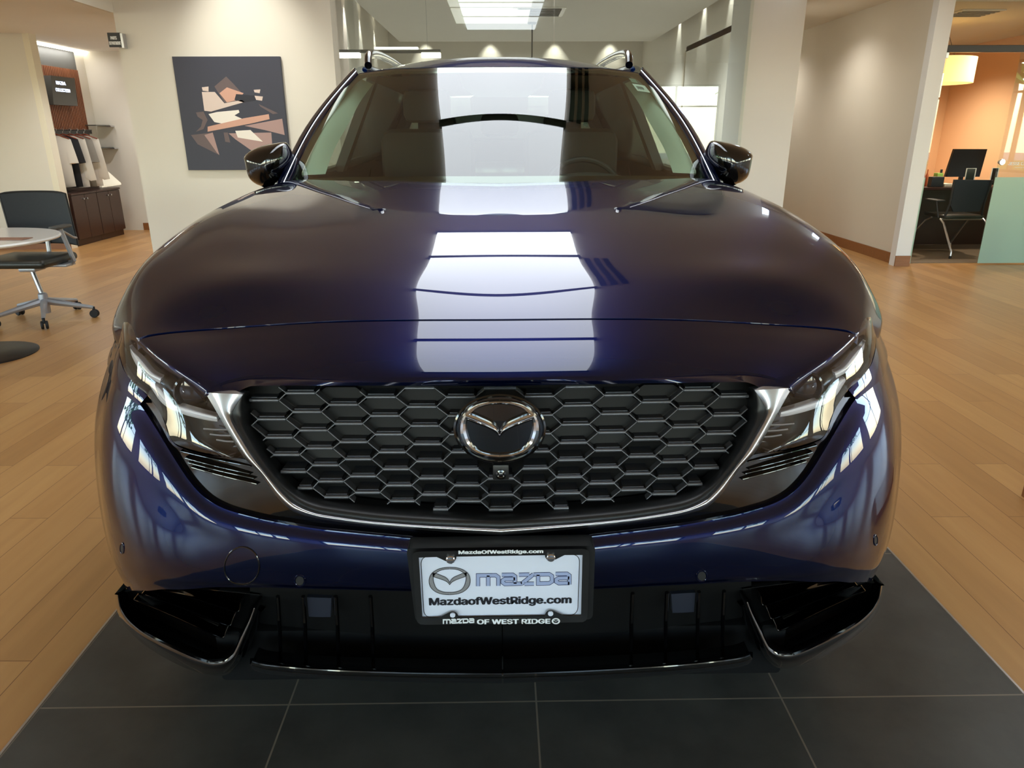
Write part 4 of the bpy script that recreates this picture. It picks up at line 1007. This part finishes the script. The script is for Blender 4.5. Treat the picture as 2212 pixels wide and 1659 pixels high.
ap([(900, 480), (1040, 360), (1120, 440), (1230, 560), (1110, 670), (1020, 670)], 'art_mid', 1); ap([(1050, 490), (1250, 560), (1180, 640), (1050, 670), (960, 560)], 'art_skin', 2)
ap([(1160, 570), (1400, 590), (1390, 650), (1250, 670), (1140, 640)], 'art_shadow', 3); ap([(750, 545), (905, 545), (1020, 680), (1230, 640), (1260, 665), (860, 780), (780, 770)], 'art_pale', 3)
ap([(750, 490), (830, 480), (830, 540), (760, 530)], 'art_pale', 2); ap([(1370, 520), (1450, 515), (1440, 560), (1380, 550)], 'art_pale', 2)
ap([(830, 810), (930, 785), (1190, 760), (1200, 790), (1140, 825), (1240, 870), (1000, 925), (900, 905)], 'art_bright', 3)
ap([(820, 960), (1250, 860), (1550, 810), (1560, 870), (1350, 920), (820, 1020)], 'art_skin', 4)
ap([(680, 790), (770, 780), (820, 880), (770, 990), (680, 1020), (740, 960), (760, 880), (700, 840)], 'art_mid', 5)
ap([(1260, 950), (1710, 865), (1740, 1060), (1500, 1000)], 'art_rose', 2); ap([(1070, 1040), (1580, 1030), (1590, 1160), (1350, 1250), (1150, 1110)], 'art_rose', 2)
ap([(1150, 1010), (1330, 1000), (1480, 1140), (1180, 1090)], 'art_bright', 3); ap([(1380, 590), (1480, 600), (1470, 650), (1400, 640)], 'art_pale', 4); ap([(1430, 690), (1660, 800), (1600, 810), (1450, 720)], 'art_mid', 2)
ap([(1010, 1030), (1060, 1030), (1090, 1150), (1030, 1140)], 'art_mid', 2)
# ------------------------------------------------------------------ hanging sign
SG = empty('hanging_sign', (-3.5, 6.14, 2.03), 'small black blade sign sticking out from the white wall corner', 'sign')
a = atY(231, 68, 6.15); b2 = atY(265, 103, 6.15)
MB().box(a[0], b2[0], 6.145, 6.157, b2[2]+.004, a[2]-.01, .001).build('sign_panel', 'black_satin', SG, smooth=False)
MB().box(b2[0], b2[0]+.022, 6.135, 6.2, b2[2]-.005, a[2]-.015, .003).build('bracket', 'satin_chrome', SG, smooth=False)
w = b2[0]-a[0]; h = a[2]-b2[2]
text_mesh('lettering', 'PARTS', (a[0]+.05*w+.02, 6.1445, b2[2]+h*.50), (1, 0, 0), (0, 0, 1), w*.45, h*.20, 'label_white', SG, .03)
text_mesh('lettering', 'DEPARTMENT', (a[0]+.06*w, 6.1445, b2[2]+h*.18), (1, 0, 0), (0, 0, 1), w*.86, h*.20, 'label_white', SG, .03)
# ------------------------------------------------------------------ parts alcove
p = atZ(65, 88, 2.33); q_ = atZ(168, 112, 2.33)
LL = tag(MB().box(p[0]-.05, p[0]+.05, p[1], q_[1], 2.295, 2.329, .004).build('linear_light', 'linear_light', smooth=False), 'long narrow white ceiling light in the parts alcove', 'ceiling light')
WPn = empty('slat_wall_panel', (-5.49, 8.5, 0), 'ribbed walnut display panel with dark lower boards in the alcove', 'wall panel')
mb = MB().box(-5.52, -5.485, 7.9, 9.12, 1.33, 2.08)
for k in range(34): mb.box(-5.487, -5.468, 7.905+k*.0358, 7.905+k*.0358+.021, 1.335, 2.075)
mb.build('slatted_board', 'slats', WPn, smooth=False)
MB().box(-5.52, -5.485, 7.9, 9.12, 2.08, 2.328).build('upper_board', 'grey_panel', WPn, smooth=False)
MB().box(-5.52, -5.475, 7.9, 9.12, .02, 1.33).build('lower_board', 'espresso_wood', WPn, smooth=False)
MB().box(-5.475, -5.44, 7.9, 9.12, 1.30, 1.345).build('hanging_rail', 'dark_metal', WPn, smooth=False)
q = [atX(*p_, -5.38) for p_ in ((110, 163), (161, 169), (168, 229), (116, 226))]
BX = tag(MB().prism([tuple(v) for v in q], (-.09, 0, 0)).build('backlit_sign', 'grey_panel', smooth=False), 'grey square backlit sign box on the ribbed walnut panel', 'sign')
v0 = q[3]; uy = (q[2]-q[3]); 
text_mesh('lettering', 'MAZDA', v0+uy*.27+np.array([.001, 0, .235]), (0, 1, 0), (0, 0, 1), float(abs(uy[1]))*.38, .038, 'backlit_letters', BX, .03, .001)
text_mesh('lettering', 'COLLECTION', v0+uy*.2+np.array([.001, 0, .155]), (0, 1, 0), (0, 0, 1), float(abs(uy[1]))*.58, .038, 'backlit_letters', BX, .03, .001)
for k, (ya, yb) in enumerate(((7.80, 8.36), (8.365, 8.94))):
    CB_ = empty('storage_cabinet', (-5.3, (ya+yb)/2, 0), ['dark espresso cabinet nearer the opening, below the hanging shirts', 'dark espresso cabinet farther back, below the white display board'][k], 'cabinet', 'low cabinets in the parts alcove')
    MB().box(-5.47, -5.14, ya, yb, .075, .60).box(-5.47, -5.16, ya, yb, 0, .075).build('body', 'espresso_wood', CB_, smooth=False)
    MB().box(-5.47, -5.115, ya-.004*(k == 0), yb+.01*(k == 1), .60, .622, .002).build('top', 'espresso_wood', CB_, smooth=False)
    for i in range(2):
        d0 = ya+.004+i*(yb-ya)/2; d1 = d0+(yb-ya)/2-.008
        DR = MB().box(-5.14, -5.122, d0, d1, .08, .595, .002).build('door', 'espresso_wood', CB_, smooth=False)
        yk = d1-.035 if i == 0 else d0+.035
        MB().lathe([(.008, 0), (.011, .010), (.011, .016), (0, .018)], (-5.122, yk, .545), 14, 'X').build('knob', 'satin_chrome', DR)
for k, z in enumerate((1.40, 1.115)):
    S_ = empty('wall_shelf', (-5.45, 9.3, z), ['upper grey shelf on the alcove back wall', 'lower grey shelf on the alcove back wall'][k], 'shelf', 'alcove wall shelves')
    MB().box(-5.50, -5.33, 9.05, 9.4, z, z+.012, .001).build('board', 'grey_panel', S_, smooth=False)
    MB().box(-5.33, -5.27, 9.3, 9.4, z-.012, z+.004).build('support', 'satin_chrome', S_, smooth=False)
tag(MB().prism([tuple(v) for v in (atY(190, 371, 8.8), atY(225, 366, 9.0), atY(262, 399, 8.9), atY(221, 405, 8.62))], (-.01, .02, .022)).build('display_board', 'cardboard', smooth=False), 'cream folded display board lying tilted on the dark cabinet', 'board')
GRK = empty('garment_rail', (-5.3, 8.2, 1.3), 'short dark metal garment rail on the walnut panel', 'clothes rail')
MB().tube([(-5.44, 7.90, 1.343), (-5.294, 7.90, 1.343), (-5.160, 8.6, 1.343), (-5.44, 8.6, 1.343)], .005, 8).build('bar', 'dark_metal', GRK)
shirts = [('cloth_white', 'white short sleeved shirt nearest the cream jamb on the rail', .58), ('cloth_black', 'black shirt second on the rail', .59), ('cloth_white', 'off white shirt third on the rail, between black and grey ones', .60),
          ('cloth_grey', 'grey shirt fourth on the rail', .60), ('cloth_white', 'white long sleeved shirt at far end of rail', .60)]
for k, (m_, lb, ln) in enumerate(shirts):
    y = 8.0+.115*k; cx = -5.275+.022*k; zt_ = 1.275
    S_ = empty('shirt', (cx, y, .6), lb, 'shirt', 'shirts on the alcove rail')
    long_ = k in (2, 4); sl_ = .47 if long_ else .26
    out = [(-.045, 0), (.045, 0), (.165, -.04), (.205+.01*long_, -.05-sl_), (.145, -.06-sl_), (.125, -.17), (.13, -ln), (0, -ln-.012), (-.13, -ln), (-.125, -.17), (-.145, -.06-sl_), (-.205-.01*long_, -.05-sl_), (-.165, -.04)]
    P3 = [(cx+u, y+.012*sin(u*40), zt_+v) for u, v in out]
    # body with soft folds: front and back sheets bulging between the outlines
    mb = MB(); n = len(P3); c_ = (cx, y, zt_-.3)
    for dy in (-.03, .03):
        inner = [(cx+u*.7, y+dy+.008*sin(u*55+k), zt_-.3+(v+.3)*.82) for u, v in out]
        b0 = len(mb.V); mb.V += P3+inner; mb.F += [(b0+i, b0+(i+1) % n, b0+(i+1) % n+n, b0+i+n) for i in range(n)]+[tuple(b0+n+i for i in range(n))]
    mb.build('cloth', m_, S_, auto=50)
    MB().tube([(cx-.15, y, zt_-.035), (cx, y, zt_+.022), (cx+.15, y, zt_-.035)], .007, 6).build('hanger', 'hanger_wood', S_)
    MB().tube([(cx, y, zt_+.02), (cx, y, zt_+.05)]+[(cx+.018*sin(a), y, zt_+.068-.018*cos(a)) for a in np.linspace(0, 4, 8)], .002, 5).build('hook', 'steel', S_)
JK = empty('jacket', (-5.33, 7.9, 1.4), 'black jacket with white collar hung at the top left of the walnut panel', 'jacket')
MB().box(-5.44, -5.30, 7.86, 8.06, 1.36, 1.86, .03).build('cloth', 'cloth_black', JK); MB().box(-5.41, -5.33, 7.88, 8.03, 1.86, 1.92, .02).build('collar', 'cloth_white', JK)
# ------------------------------------------------------------------ swivel chair and round table at the left
def place(root, loc, rz=0): root.location = loc; root.rotation_euler = (0, 0, rz); return root
CHR = empty('swivel_chair', (-3.33, 4.10, 0), 'dark mesh back swivel armchair with silver frame behind the white round table', 'chair')
cx, cy = -3.38, 4.12
g = [[(cx-.235+.47*u, cy+.235+.05*(2*u-1)**2*-1+.03*(1-v), .52+.37*v-.012*(2*u-1)**4) for u in np.linspace(0, 1, 15)] for v in np.linspace(0, 1, 9)]
g2 = [[(p_[0], p_[1]+.014, p_[2]) for p_ in r] for r in g]
BK = MB().grid(g).grid(g2).build('backrest', 'chair_mesh', CHR, auto=0)
ed = g[0][:: 1]+[r[-1] for r in g[1:]]+g[-1][::-1][1:]+[r[0] for r in g[::-1]][1:-1]
MB().tube([(a_[0], a_[1]+.007, a_[2]) for a_ in ed], .009, 6, closed=True).build('back_rim', 'dark_plastic', BK)
MB().box(cx-.24, cx+.24, cy-.24, cy+.2, .405, .465, .028, seg=4).build('seat', 'leather', CHR)
MB().box(cx-.20, cx+.27, cy-.03, cy+.09, .385, .405, .004).box(cx-.06, cx+.06, cy-.06, cy+.08, .355, .39, .01).tube([(cx, cy+.1, .40), (cx, cy+.24, .42), (cx, cy+.255, .54)], .016, 8).build('seat_frame', 'silver_plastic', CHR)
for s in (-1, 1):
    AR = MB().tube([(cx+s*.25, cy+.06, .40), (cx+s*.285, cy+.05, .42), (cx+s*.262, cy+.0, .655)], .014, 8, flat=1.6).tube([(cx+s*.262, cy-.02, .655), (cx+s*.25, cy+.16, .57), (cx+s*.235, cy+.22, .56)], .009, 8).build('armrest', 'silver_plastic', CHR)
    MB().box(cx+s*.27-.032, cx+s*.27+.032, cy-.10, cy+.09, .655, .678, .010).build('arm_pad', 'grey_panel', AR)
bx0, by0 = -3.33, 4.10
MB().tube([(cx, cy, .36), (bx0, by0, .17)], .016, 12).build('gas_lift', 'steel', CHR); MB().lathe([(.03, .05), (.034, .12), (.03, .19), (.02, .2)], (bx0, by0, 0), 20).build('hub', 'silver_plastic', CHR)
for k in range(5):
    a = radians(10+72*k); R_ = .32; e = (bx0+R_*cos(a), by0+R_*sin(a))
    LG = MB().tube([(bx0+.02*cos(a), by0+.02*sin(a), .135), (bx0+.17*cos(a), by0+.17*sin(a), .105), (e[0], e[1], .075)], [.024, .018, .012], 8, flat=1.1).build('leg', 'silver_plastic', CHR)
    t_ = Vector((-sin(a), cos(a), 0)); mb = MB()
    for s in (-1, 1):
        c0 = Vector((e[0], e[1], .03)); M_ = Matrix.Translation(c0+t_*s*.014) @ t_.to_track_quat('Z', 'Y').to_matrix().to_4x4()
        tmp = MB().lathe([(0, -.008), (.026, -.008), (.029, -.004), (.029, .004), (.026, .008), (0, .008)], (0, 0, 0), 18); mb.add([M_ @ Vector(v) for v in tmp.V], tmp.F)
    mb.tube([(e[0], e[1], .08), (e[0], e[1], .04)], .010, 8); mb.build('caster', 'rubber', LG)
TB = empty('round_table', (-3.18, 3.2, 0), 'white round table on black disc base cut by the left frame edge', 'table')
MB().lathe([(0, 0), (.50, 0), (.525, .006), (.53, .014), (.525, .024), (0, .026)], (-3.18, 3.2, .684), 64).build('tabletop', 'white_gloss', TB)
MB().tube([(-3.18, 3.2, .012), (-3.18, 3.2, .684)], .032, 20).build('post', 'black_satin', TB); MB().lathe([(.285, 0), (.285, .006), (.27, .012), (0, .014)], (-3.18, 3.2, 0), 56).build('base', 'black_satin', TB)
p = atZ(22, 516, .711); mat('leaflet', (150, 110, 92), .5)
tag(MB().box(p[0]-.12, p[0]+.10, p[1]-.05, p[1]+.05, .7101, .713).build('leaflet', 'leaflet', smooth=False), 'thin brown leaflet lying on the white round table', 'leaflet')
# ------------------------------------------------------------------ wooden plinth at the right frame edge
p = atZ(2205, 1071, 0)
tag(MB().box(p[0], p[0]+.8, p[1]-.7, p[1], 0, .07, .003).build('wooden_plinth', 'baseboard_wood', smooth=False), 'low brown wooden plinth at the right frame edge', 'plinth')
# ------------------------------------------------------------------ glass office
YG = 6.2; zH0, zH1 = 1.985, 2.045
OF = empty('glass_office_front', (5.2, YG, 0), 'glass office front with dark top rail and frosted lower band', 'glass partition')
MB().box(4.135, 6.6, YG-.025, YG+.025, zH0, zH1, .003).build('top_rail', 'dark_metal', OF, smooth=False)
for (a, b2, nm) in ((4.138, 4.19, 'side_pane'), (4.885, 5.86, 'door_pane'), (5.88, 6.6, 'fixed_pane')):
    PN = MB().box(a, b2, YG-.005, YG+.005, .012, zH0).build(nm, 'clear_glass', OF, smooth=False)
    MB().box(a, b2, YG-.0075, YG-.0055, .012, .86).build('frosted_band', 'frosted_glass', PN, smooth=False)
MB().box(4.138, 6.6, YG-.005, YG+.005, zH1, 2.42).build('transom_pane', 'clear_glass', OF, smooth=False)
MB().box(4.132, 4.165, YG-.02, YG+.02, 0, .035, .002).box(4.175, 4.2, YG-.012, YG+.012, zH0-.05, zH0, .002).build('clamp', 'satin_chrome', OF, smooth=False)
p = atY(2163, 350, YG)
MB().lathe([(.028, -.02), (.032, -.012), (.018, -.005), (.018, .03)], tuple(p), 24, 'Y').build('door_knob', 'satin_chrome', OF)
p = atY(2178, 357, YG-.012); text_mesh('lettering', 'JESSE CE', p, (1, 0, 0), (0, 0, 1), .17, .03, 'etched_white', OF, .02)
p = atY(2192, 363, YG-.012); text_mesh('lettering', 'GENERAL', p, (1, 0, 0), (0, 0, 1), .10, .009, 'etched_white', OF, .0)
DK = empty('office_desk', (5.3, 7.5, 0), 'dark wood office desk behind the glass front', 'desk')
MB().box(4.45, 6.3, 7.12, 7.85, .672, .70, .003).build('desk_top', 'dark_wood', DK, smooth=False); MB().box(4.48, 6.2, 7.52, 7.545, .01, .672).build('front_panel', 'dark_wood', DK, smooth=False)
for x in (4.48, 6.2): MB().box(x, x+.03, 7.2, 7.82, 0, .672).build('side_panel', 'dark_wood', DK, smooth=False)
def on_desk(px, py, z=.70): return atZ(px, py, z)
MO_ = empty('computer_monitor', (5.45, 7.55, .7), 'black flat computer monitor seen from behind on the office desk', 'monitor')
q = [atY(2062, 322, 7.55), atY(2133, 322, 7.55), atY(2116, 382, 7.50), atY(2042, 382, 7.50)]
MB().prism([tuple(v) for v in q], (0, .035, 0)).build('screen_housing', 'screen_black', MO_, smooth=False)
c_ = sum(q)/4
MB().box(c_[0]-.02, c_[0]+.02, 7.56, 7.60, .71, c_[2], .004).box(c_[0]-.11, c_[0]+.11, 7.48, 7.66, .70, .712, .003).build('stand', 'dark_plastic', MO_, smooth=False)
OC = empty('visitor_chair', (5.05, 6.8, 0), 'black visitor chair with silver legs in the office doorway', 'chair')
q = [atY(2062, 388, 6.66), atY(2143, 389, 6.66), atY(2116, 457, 6.70), atY(2060, 458, 6.70), atY(2052, 440, 6.69)]
MB().prism([tuple(v) for v in q], (0, .02, 0)).build('backrest', 'chair_mesh', OC, smooth=False)
q2 = [atY(2062, 388, 6.66), atY(2052, 440, 6.69), atY(2040, 470, 6.72)]; MB().tube([tuple(v) for v in q2], .012, 8).build('back_post', 'dark_plastic', OC)
q3 = [atY(2143, 389, 6.66), atY(2126, 440, 6.69), atY(2120, 470, 6.72)]; MB().tube([tuple(v) for v in q3], .012, 8).build('back_post', 'dark_plastic', OC)
sx0, sx1 = q2[2][0], q3[2][0]
MB().box(sx0-.0, sx1+.02, 6.70, 7.12, .405, .44, .014).build('seat', 'leather', OC)
for (xa, ya, xb, yb) in ((sx0-.03, 6.74, sx0+.02, 6.52), (sx1+.03, 6.74, sx1+.06, 6.52), (sx0-.03, 6.9, sx0-.12, 7.2), (sx1+.03, 6.9, sx1+.02, 7.2)):
    LG = MB().tube([(xa, ya, .40), (xa*.9+xb*.1, ya*.7+yb*.3, .36), (xb, yb, .08), (xb, yb, .035)], .0115, 8).build('leg', 'steel', OC)
    MB().tube([(xb, yb, .035), (xb, yb, 0)], .013, 8).build('foot', 'rubber', LG)
MB().tube([(sx0-.03, 6.74, .395), (sx1+.03, 6.74, .395)], .011, 8).build('cross_bar', 'steel', OC)
MB().tube([(sx0-.03, 6.78, .41), (sx0-.07, 6.8, .58)], .009, 8).box(sx0-.12, sx0-.02, 6.72, 6.95, .58, .597, .006).build('armrest', 'dark_plastic', OC)
LA_ = empty('drum_pendant', (4.86, 7.5, 1.8), 'glowing warm drum pendant lamp hanging in the office', 'pendant lamp')
MB().lathe([(.35, 0), (.365, .003), (.365, .26), (.35, .263)], (4.86, 7.5, 1.79), 64).build('shade', 'drum_shade', LA_); MB().lathe([(0, 0), (.35, 0)], (4.86, 7.5, 1.80), 48).build('diffuser', 'drum_shade', LA_)
for k in range(3): a = 2*pi*k/3+.5; MB().tube([(4.86+.3*cos(a), 7.5+.3*sin(a), 2.05), (4.86, 7.5, 2.40)], .0018, 5).build('suspension_wire', 'dark_metal', LA_)
MB().lathe([(.05, 0), (.05, .02)], (4.86, 7.5, 2.40), 20).build('ceiling_rose', 'dark_metal', LA_)
V_ = empty('air_vent', (5.4, 7.7, 2.41), 'square ceiling air vent in the office', 'air vent'); p = atZ(2100, 27, 2.42)
MB().box(p[0]-.22, p[0]+.22, p[1]-.2, p[1]+.2, 2.408, 2.419, .002).build('frame', 'white_gloss', V_, smooth=False)
for k in range(5): MB().box(p[0]-.18, p[0]+.18, p[1]-.16+k*.075, p[1]-.13+k*.075, 2.402, 2.408).build('slat', 'grey_panel', V_, smooth=False)
# small things on the desk
def desk_item(name, px0, px1, pyt, Y, m, lb, cat, dep=.08, group=None):
    a = atY(px0, 400, Y); b2 = atY(px1, 400, Y); t = atY((px0+px1)/2, pyt, Y)
    return tag(MB().box(a[0], b2[0], Y, Y+dep, .70, max(.715, t[2]), min(.006, (b2[0]-a[0])*.2)).build(name, m, smooth=False), lb, cat, group)
desk_item('desk_organizer', 2011, 2038, 382, 7.2, 'dark_plastic', 'black box shaped organizer near the desk edge', 'organizer')
desk_item('sticky_notes', 2021, 2034, 374, 7.4, 'green_note', 'small pad of green notes behind the black organizer', 'notes')
desk_item('paper_stack', 2040, 2060, 397, 7.22, 'cardboard', 'loose stack of cream papers between organizer and chair', 'papers', .2)
desk_item('figurine', 2027, 2031, 366, 7.45, 'dark_plastic', 'tiny dark figurine above the green notes', 'figurine', .02)
mat('amber', (190, 90, 40), .3)
for k, (x, w_) in enumerate(((1993, 4), (1999, 5))):
    a = atY(x, 400, 7.4); t = atY(x, 370-4*k, 7.4)
    tag(MB().lathe([(.016, 0), (.016, (t[2]-.70)*.6), (.006, (t[2]-.70)*.8), (.006, t[2]-.70), (0, t[2]-.70)], (a[0]-.0, 7.4, .70), 14).build('amber_bottle', 'amber'), ['amber bottle at the far left end of the desk', 'taller amber bottle right of the first'][k], 'bottle', 'amber bottles on the office desk')
for k, (x0_, x1_, yt, Yf) in enumerate(((2083, 2103, 364, 7.25), (2138, 2152, 363, 7.45))):
    a = atY(x0_, 392, Yf); b2 = atY(x1_, 392, Yf); t = atY(x0_, yt, Yf); FR = empty('card_holder', ((a[0]+b2[0])/2, Yf, .7), ['white framed card stand right in front of the monitor', 'white framed card stand at the door edge'][k], 'card stand', 'card stands on the desk')
    MB().tube([(a[0], Yf, .703), (a[0], Yf, t[2]), (b2[0], Yf, t[2]), (b2[0], Yf, .703)], .006, 6).build('frame', 'white_gloss', FR)
    MB().box(a[0], b2[0], Yf, Yf+.004, .703, t[2]).build('card', 'screen_black', FR, smooth=False)
# ------------------------------------------------------------------ lounge behind the glass partition
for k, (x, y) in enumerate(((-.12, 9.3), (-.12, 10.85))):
    tag(MB().box(x-.56, x+.56, y-.72, y+.62, 2.93, 2.949, .003).build('ceiling_light', 'soft_panel' if 'soft_panel' in MATS else mat('soft_panel', (240, 238, 228), .5, emit=(240, 238, 225), es=.55), smooth=False), ['pale square panel light on the lounge ceiling, the nearer one', 'pale square panel light on the lounge ceiling, the farther one'][k], 'ceiling light', 'lounge panel lights')  # glowing panels imitate the light strip reflected in the partition glass
V_ = empty('air_vent', (.57, 10.4, 2.94), 'rectangular supply vent on the lounge ceiling', 'air vent')
MB().box(.2, .94, 10.05, 10.85, 2.938, 2.949, .002).build('frame', 'white_gloss', V_, smooth=False)
for k in range(7): MB().box(.26, .88, 10.12+k*.1, 10.16+k*.1, 2.93, 2.938).build('slat', 'grey_panel', V_, smooth=False)
PD = empty('pendant_stem', (.52, 11.5, 1.9), 'slim grey pendant stem hanging from the lounge ceiling', 'pendant lamp')
MB().lathe([(.07, 0), (.07, -.025), (.02, -.03)], (.52, 11.5, 2.95), 20).build('canopy', 'grey_panel', PD); MB().tube([(.52, 11.5, 2.92), (.52, 11.5, 1.8)], .012, 8).build('rod', 'grey_panel', PD)
MB().lathe([(.0, .1), (.06, .1), (.22, 0), (.2, 0)], (.52, 11.5, 1.7), 24).build('shade', 'white_gloss', PD)
# suspended bar light with glowing ends
a = atY(716, 115, 8); b2 = atY(952, 118, 8)
BL = empty('suspended_light', ((a[0]+b2[0])/2, 8, 2.15), 'long suspended light fitting with glowing ends left behind the roof', 'pendant lamp')
P_ = [tuple(a*(1-t)+b2*t) for t in np.linspace(0, 1, 12)]
MB().box(a[0], b2[0], 7.97, 8.03, 2.165, 2.20, .004).build('bar', 'grey_panel', BL, smooth=False)
for (u0, u1) in ((a[0], a[0]+.33), (b2[0]-.22, b2[0])): MB().box(u0, u1, 7.955, 8.045, 2.115, 2.168, .006).build('glowing_end', 'linear_light', BL, smooth=False)
MB().box(a[0]+.5, a[0]+1.0, 7.96, 8.04, 2.2, 2.225, .004).build('upper_glow', 'linear_light', BL, smooth=False)
for x in (a[0]+.15, b2[0]-.15): MB().tube([(x, 8, 2.2), (x, 8, 2.95)], .0015, 4).build('wire', 'steel', BL)
# wall washers grazing both lounge walls
for k, (x, y, sx) in enumerate([(-2.24, 11.3, -2.4), (-2.24, 12.6, -2.4), (-2.24, 14.1, -2.4), (3.02, 9.6, 3.12), (3.02, 11.0, 3.12), (3.02, 12.6, 3.12)]):
    o = empty('downlight', (x, y, 3.45 if x < 0 else 3.4), 'small round downlight grazing the lounge wall', 'downlight', 'lounge wall washers')
    MB().lathe([(0, -.004), (.055, -.004), (.07, -.006), (.07, 0)], (x, y, 3.448), 20).build('lens', 'downlight_lens', o)
    sx_ = sx+(.0)
    spot('downlight', (sx+(.10 if sx < 0 else -.07), y, 3.40), 85, (1, .98, .90), (sx+(.04 if sx < 0 else -.03), y, 0), 42, .7, .02)
for k, x in enumerate((-1.6, -.2, 1.2, 2.4)): spot('downlight', (x, 15.8, 3.4), 60, (1, .96, .84), (x, 15.9, 0), 70, .7, .02)
# ------------------------------------------------------------------ outdoors, seen in the car's reflections
def tree(x, y, h, seed):
    random.seed(seed); T = empty('tree', (x, y, 0), 'broad green tree outside the showroom windows', 'tree', 'trees outside')
    MB().tube([(x, y, -.15), (x+.1, y, h*.4), (x, y, h*.75)], [.16, .12, .05], 8).build('trunk', 'bark', T)
    mb = MB()
    for k in range(260):
        a = random.uniform(0, 2*pi); e = random.uniform(-.9, 1); r = h*.36*random.uniform(.5, 1); c = (x+r*cos(a)*sqrt(1-e*e), y+r*sin(a)*sqrt(1-e*e), h*.68+r*e*.8); s_ = random.uniform(.15, .32)
        v = [Vector(c)+Vector((random.uniform(-1, 1), random.uniform(-1, 1), random.uniform(-1, 1)))*s_ for _ in range(4)]; mb.add(v, [(0, 1, 2), (0, 2, 3), (0, 1, 3), (1, 2, 3)])
    mb.build('crown', 'foliage', T, smooth=False)
for i, (x, y, h) in enumerate(((-14, -10, 6), (-9, -15, 7), (-3, -17, 6.5), (4, -16, 7), (9, -13, 6), (15, -9, 6), (-15, -3, 6), (15, -2, 6), (-15, 4, 5.5))): tree(x, y, h, i)
struct(MB().box(-30, 30, -8.9, -8.4, -.14, .5).build('ground_hedge', 'grass', smooth=False))
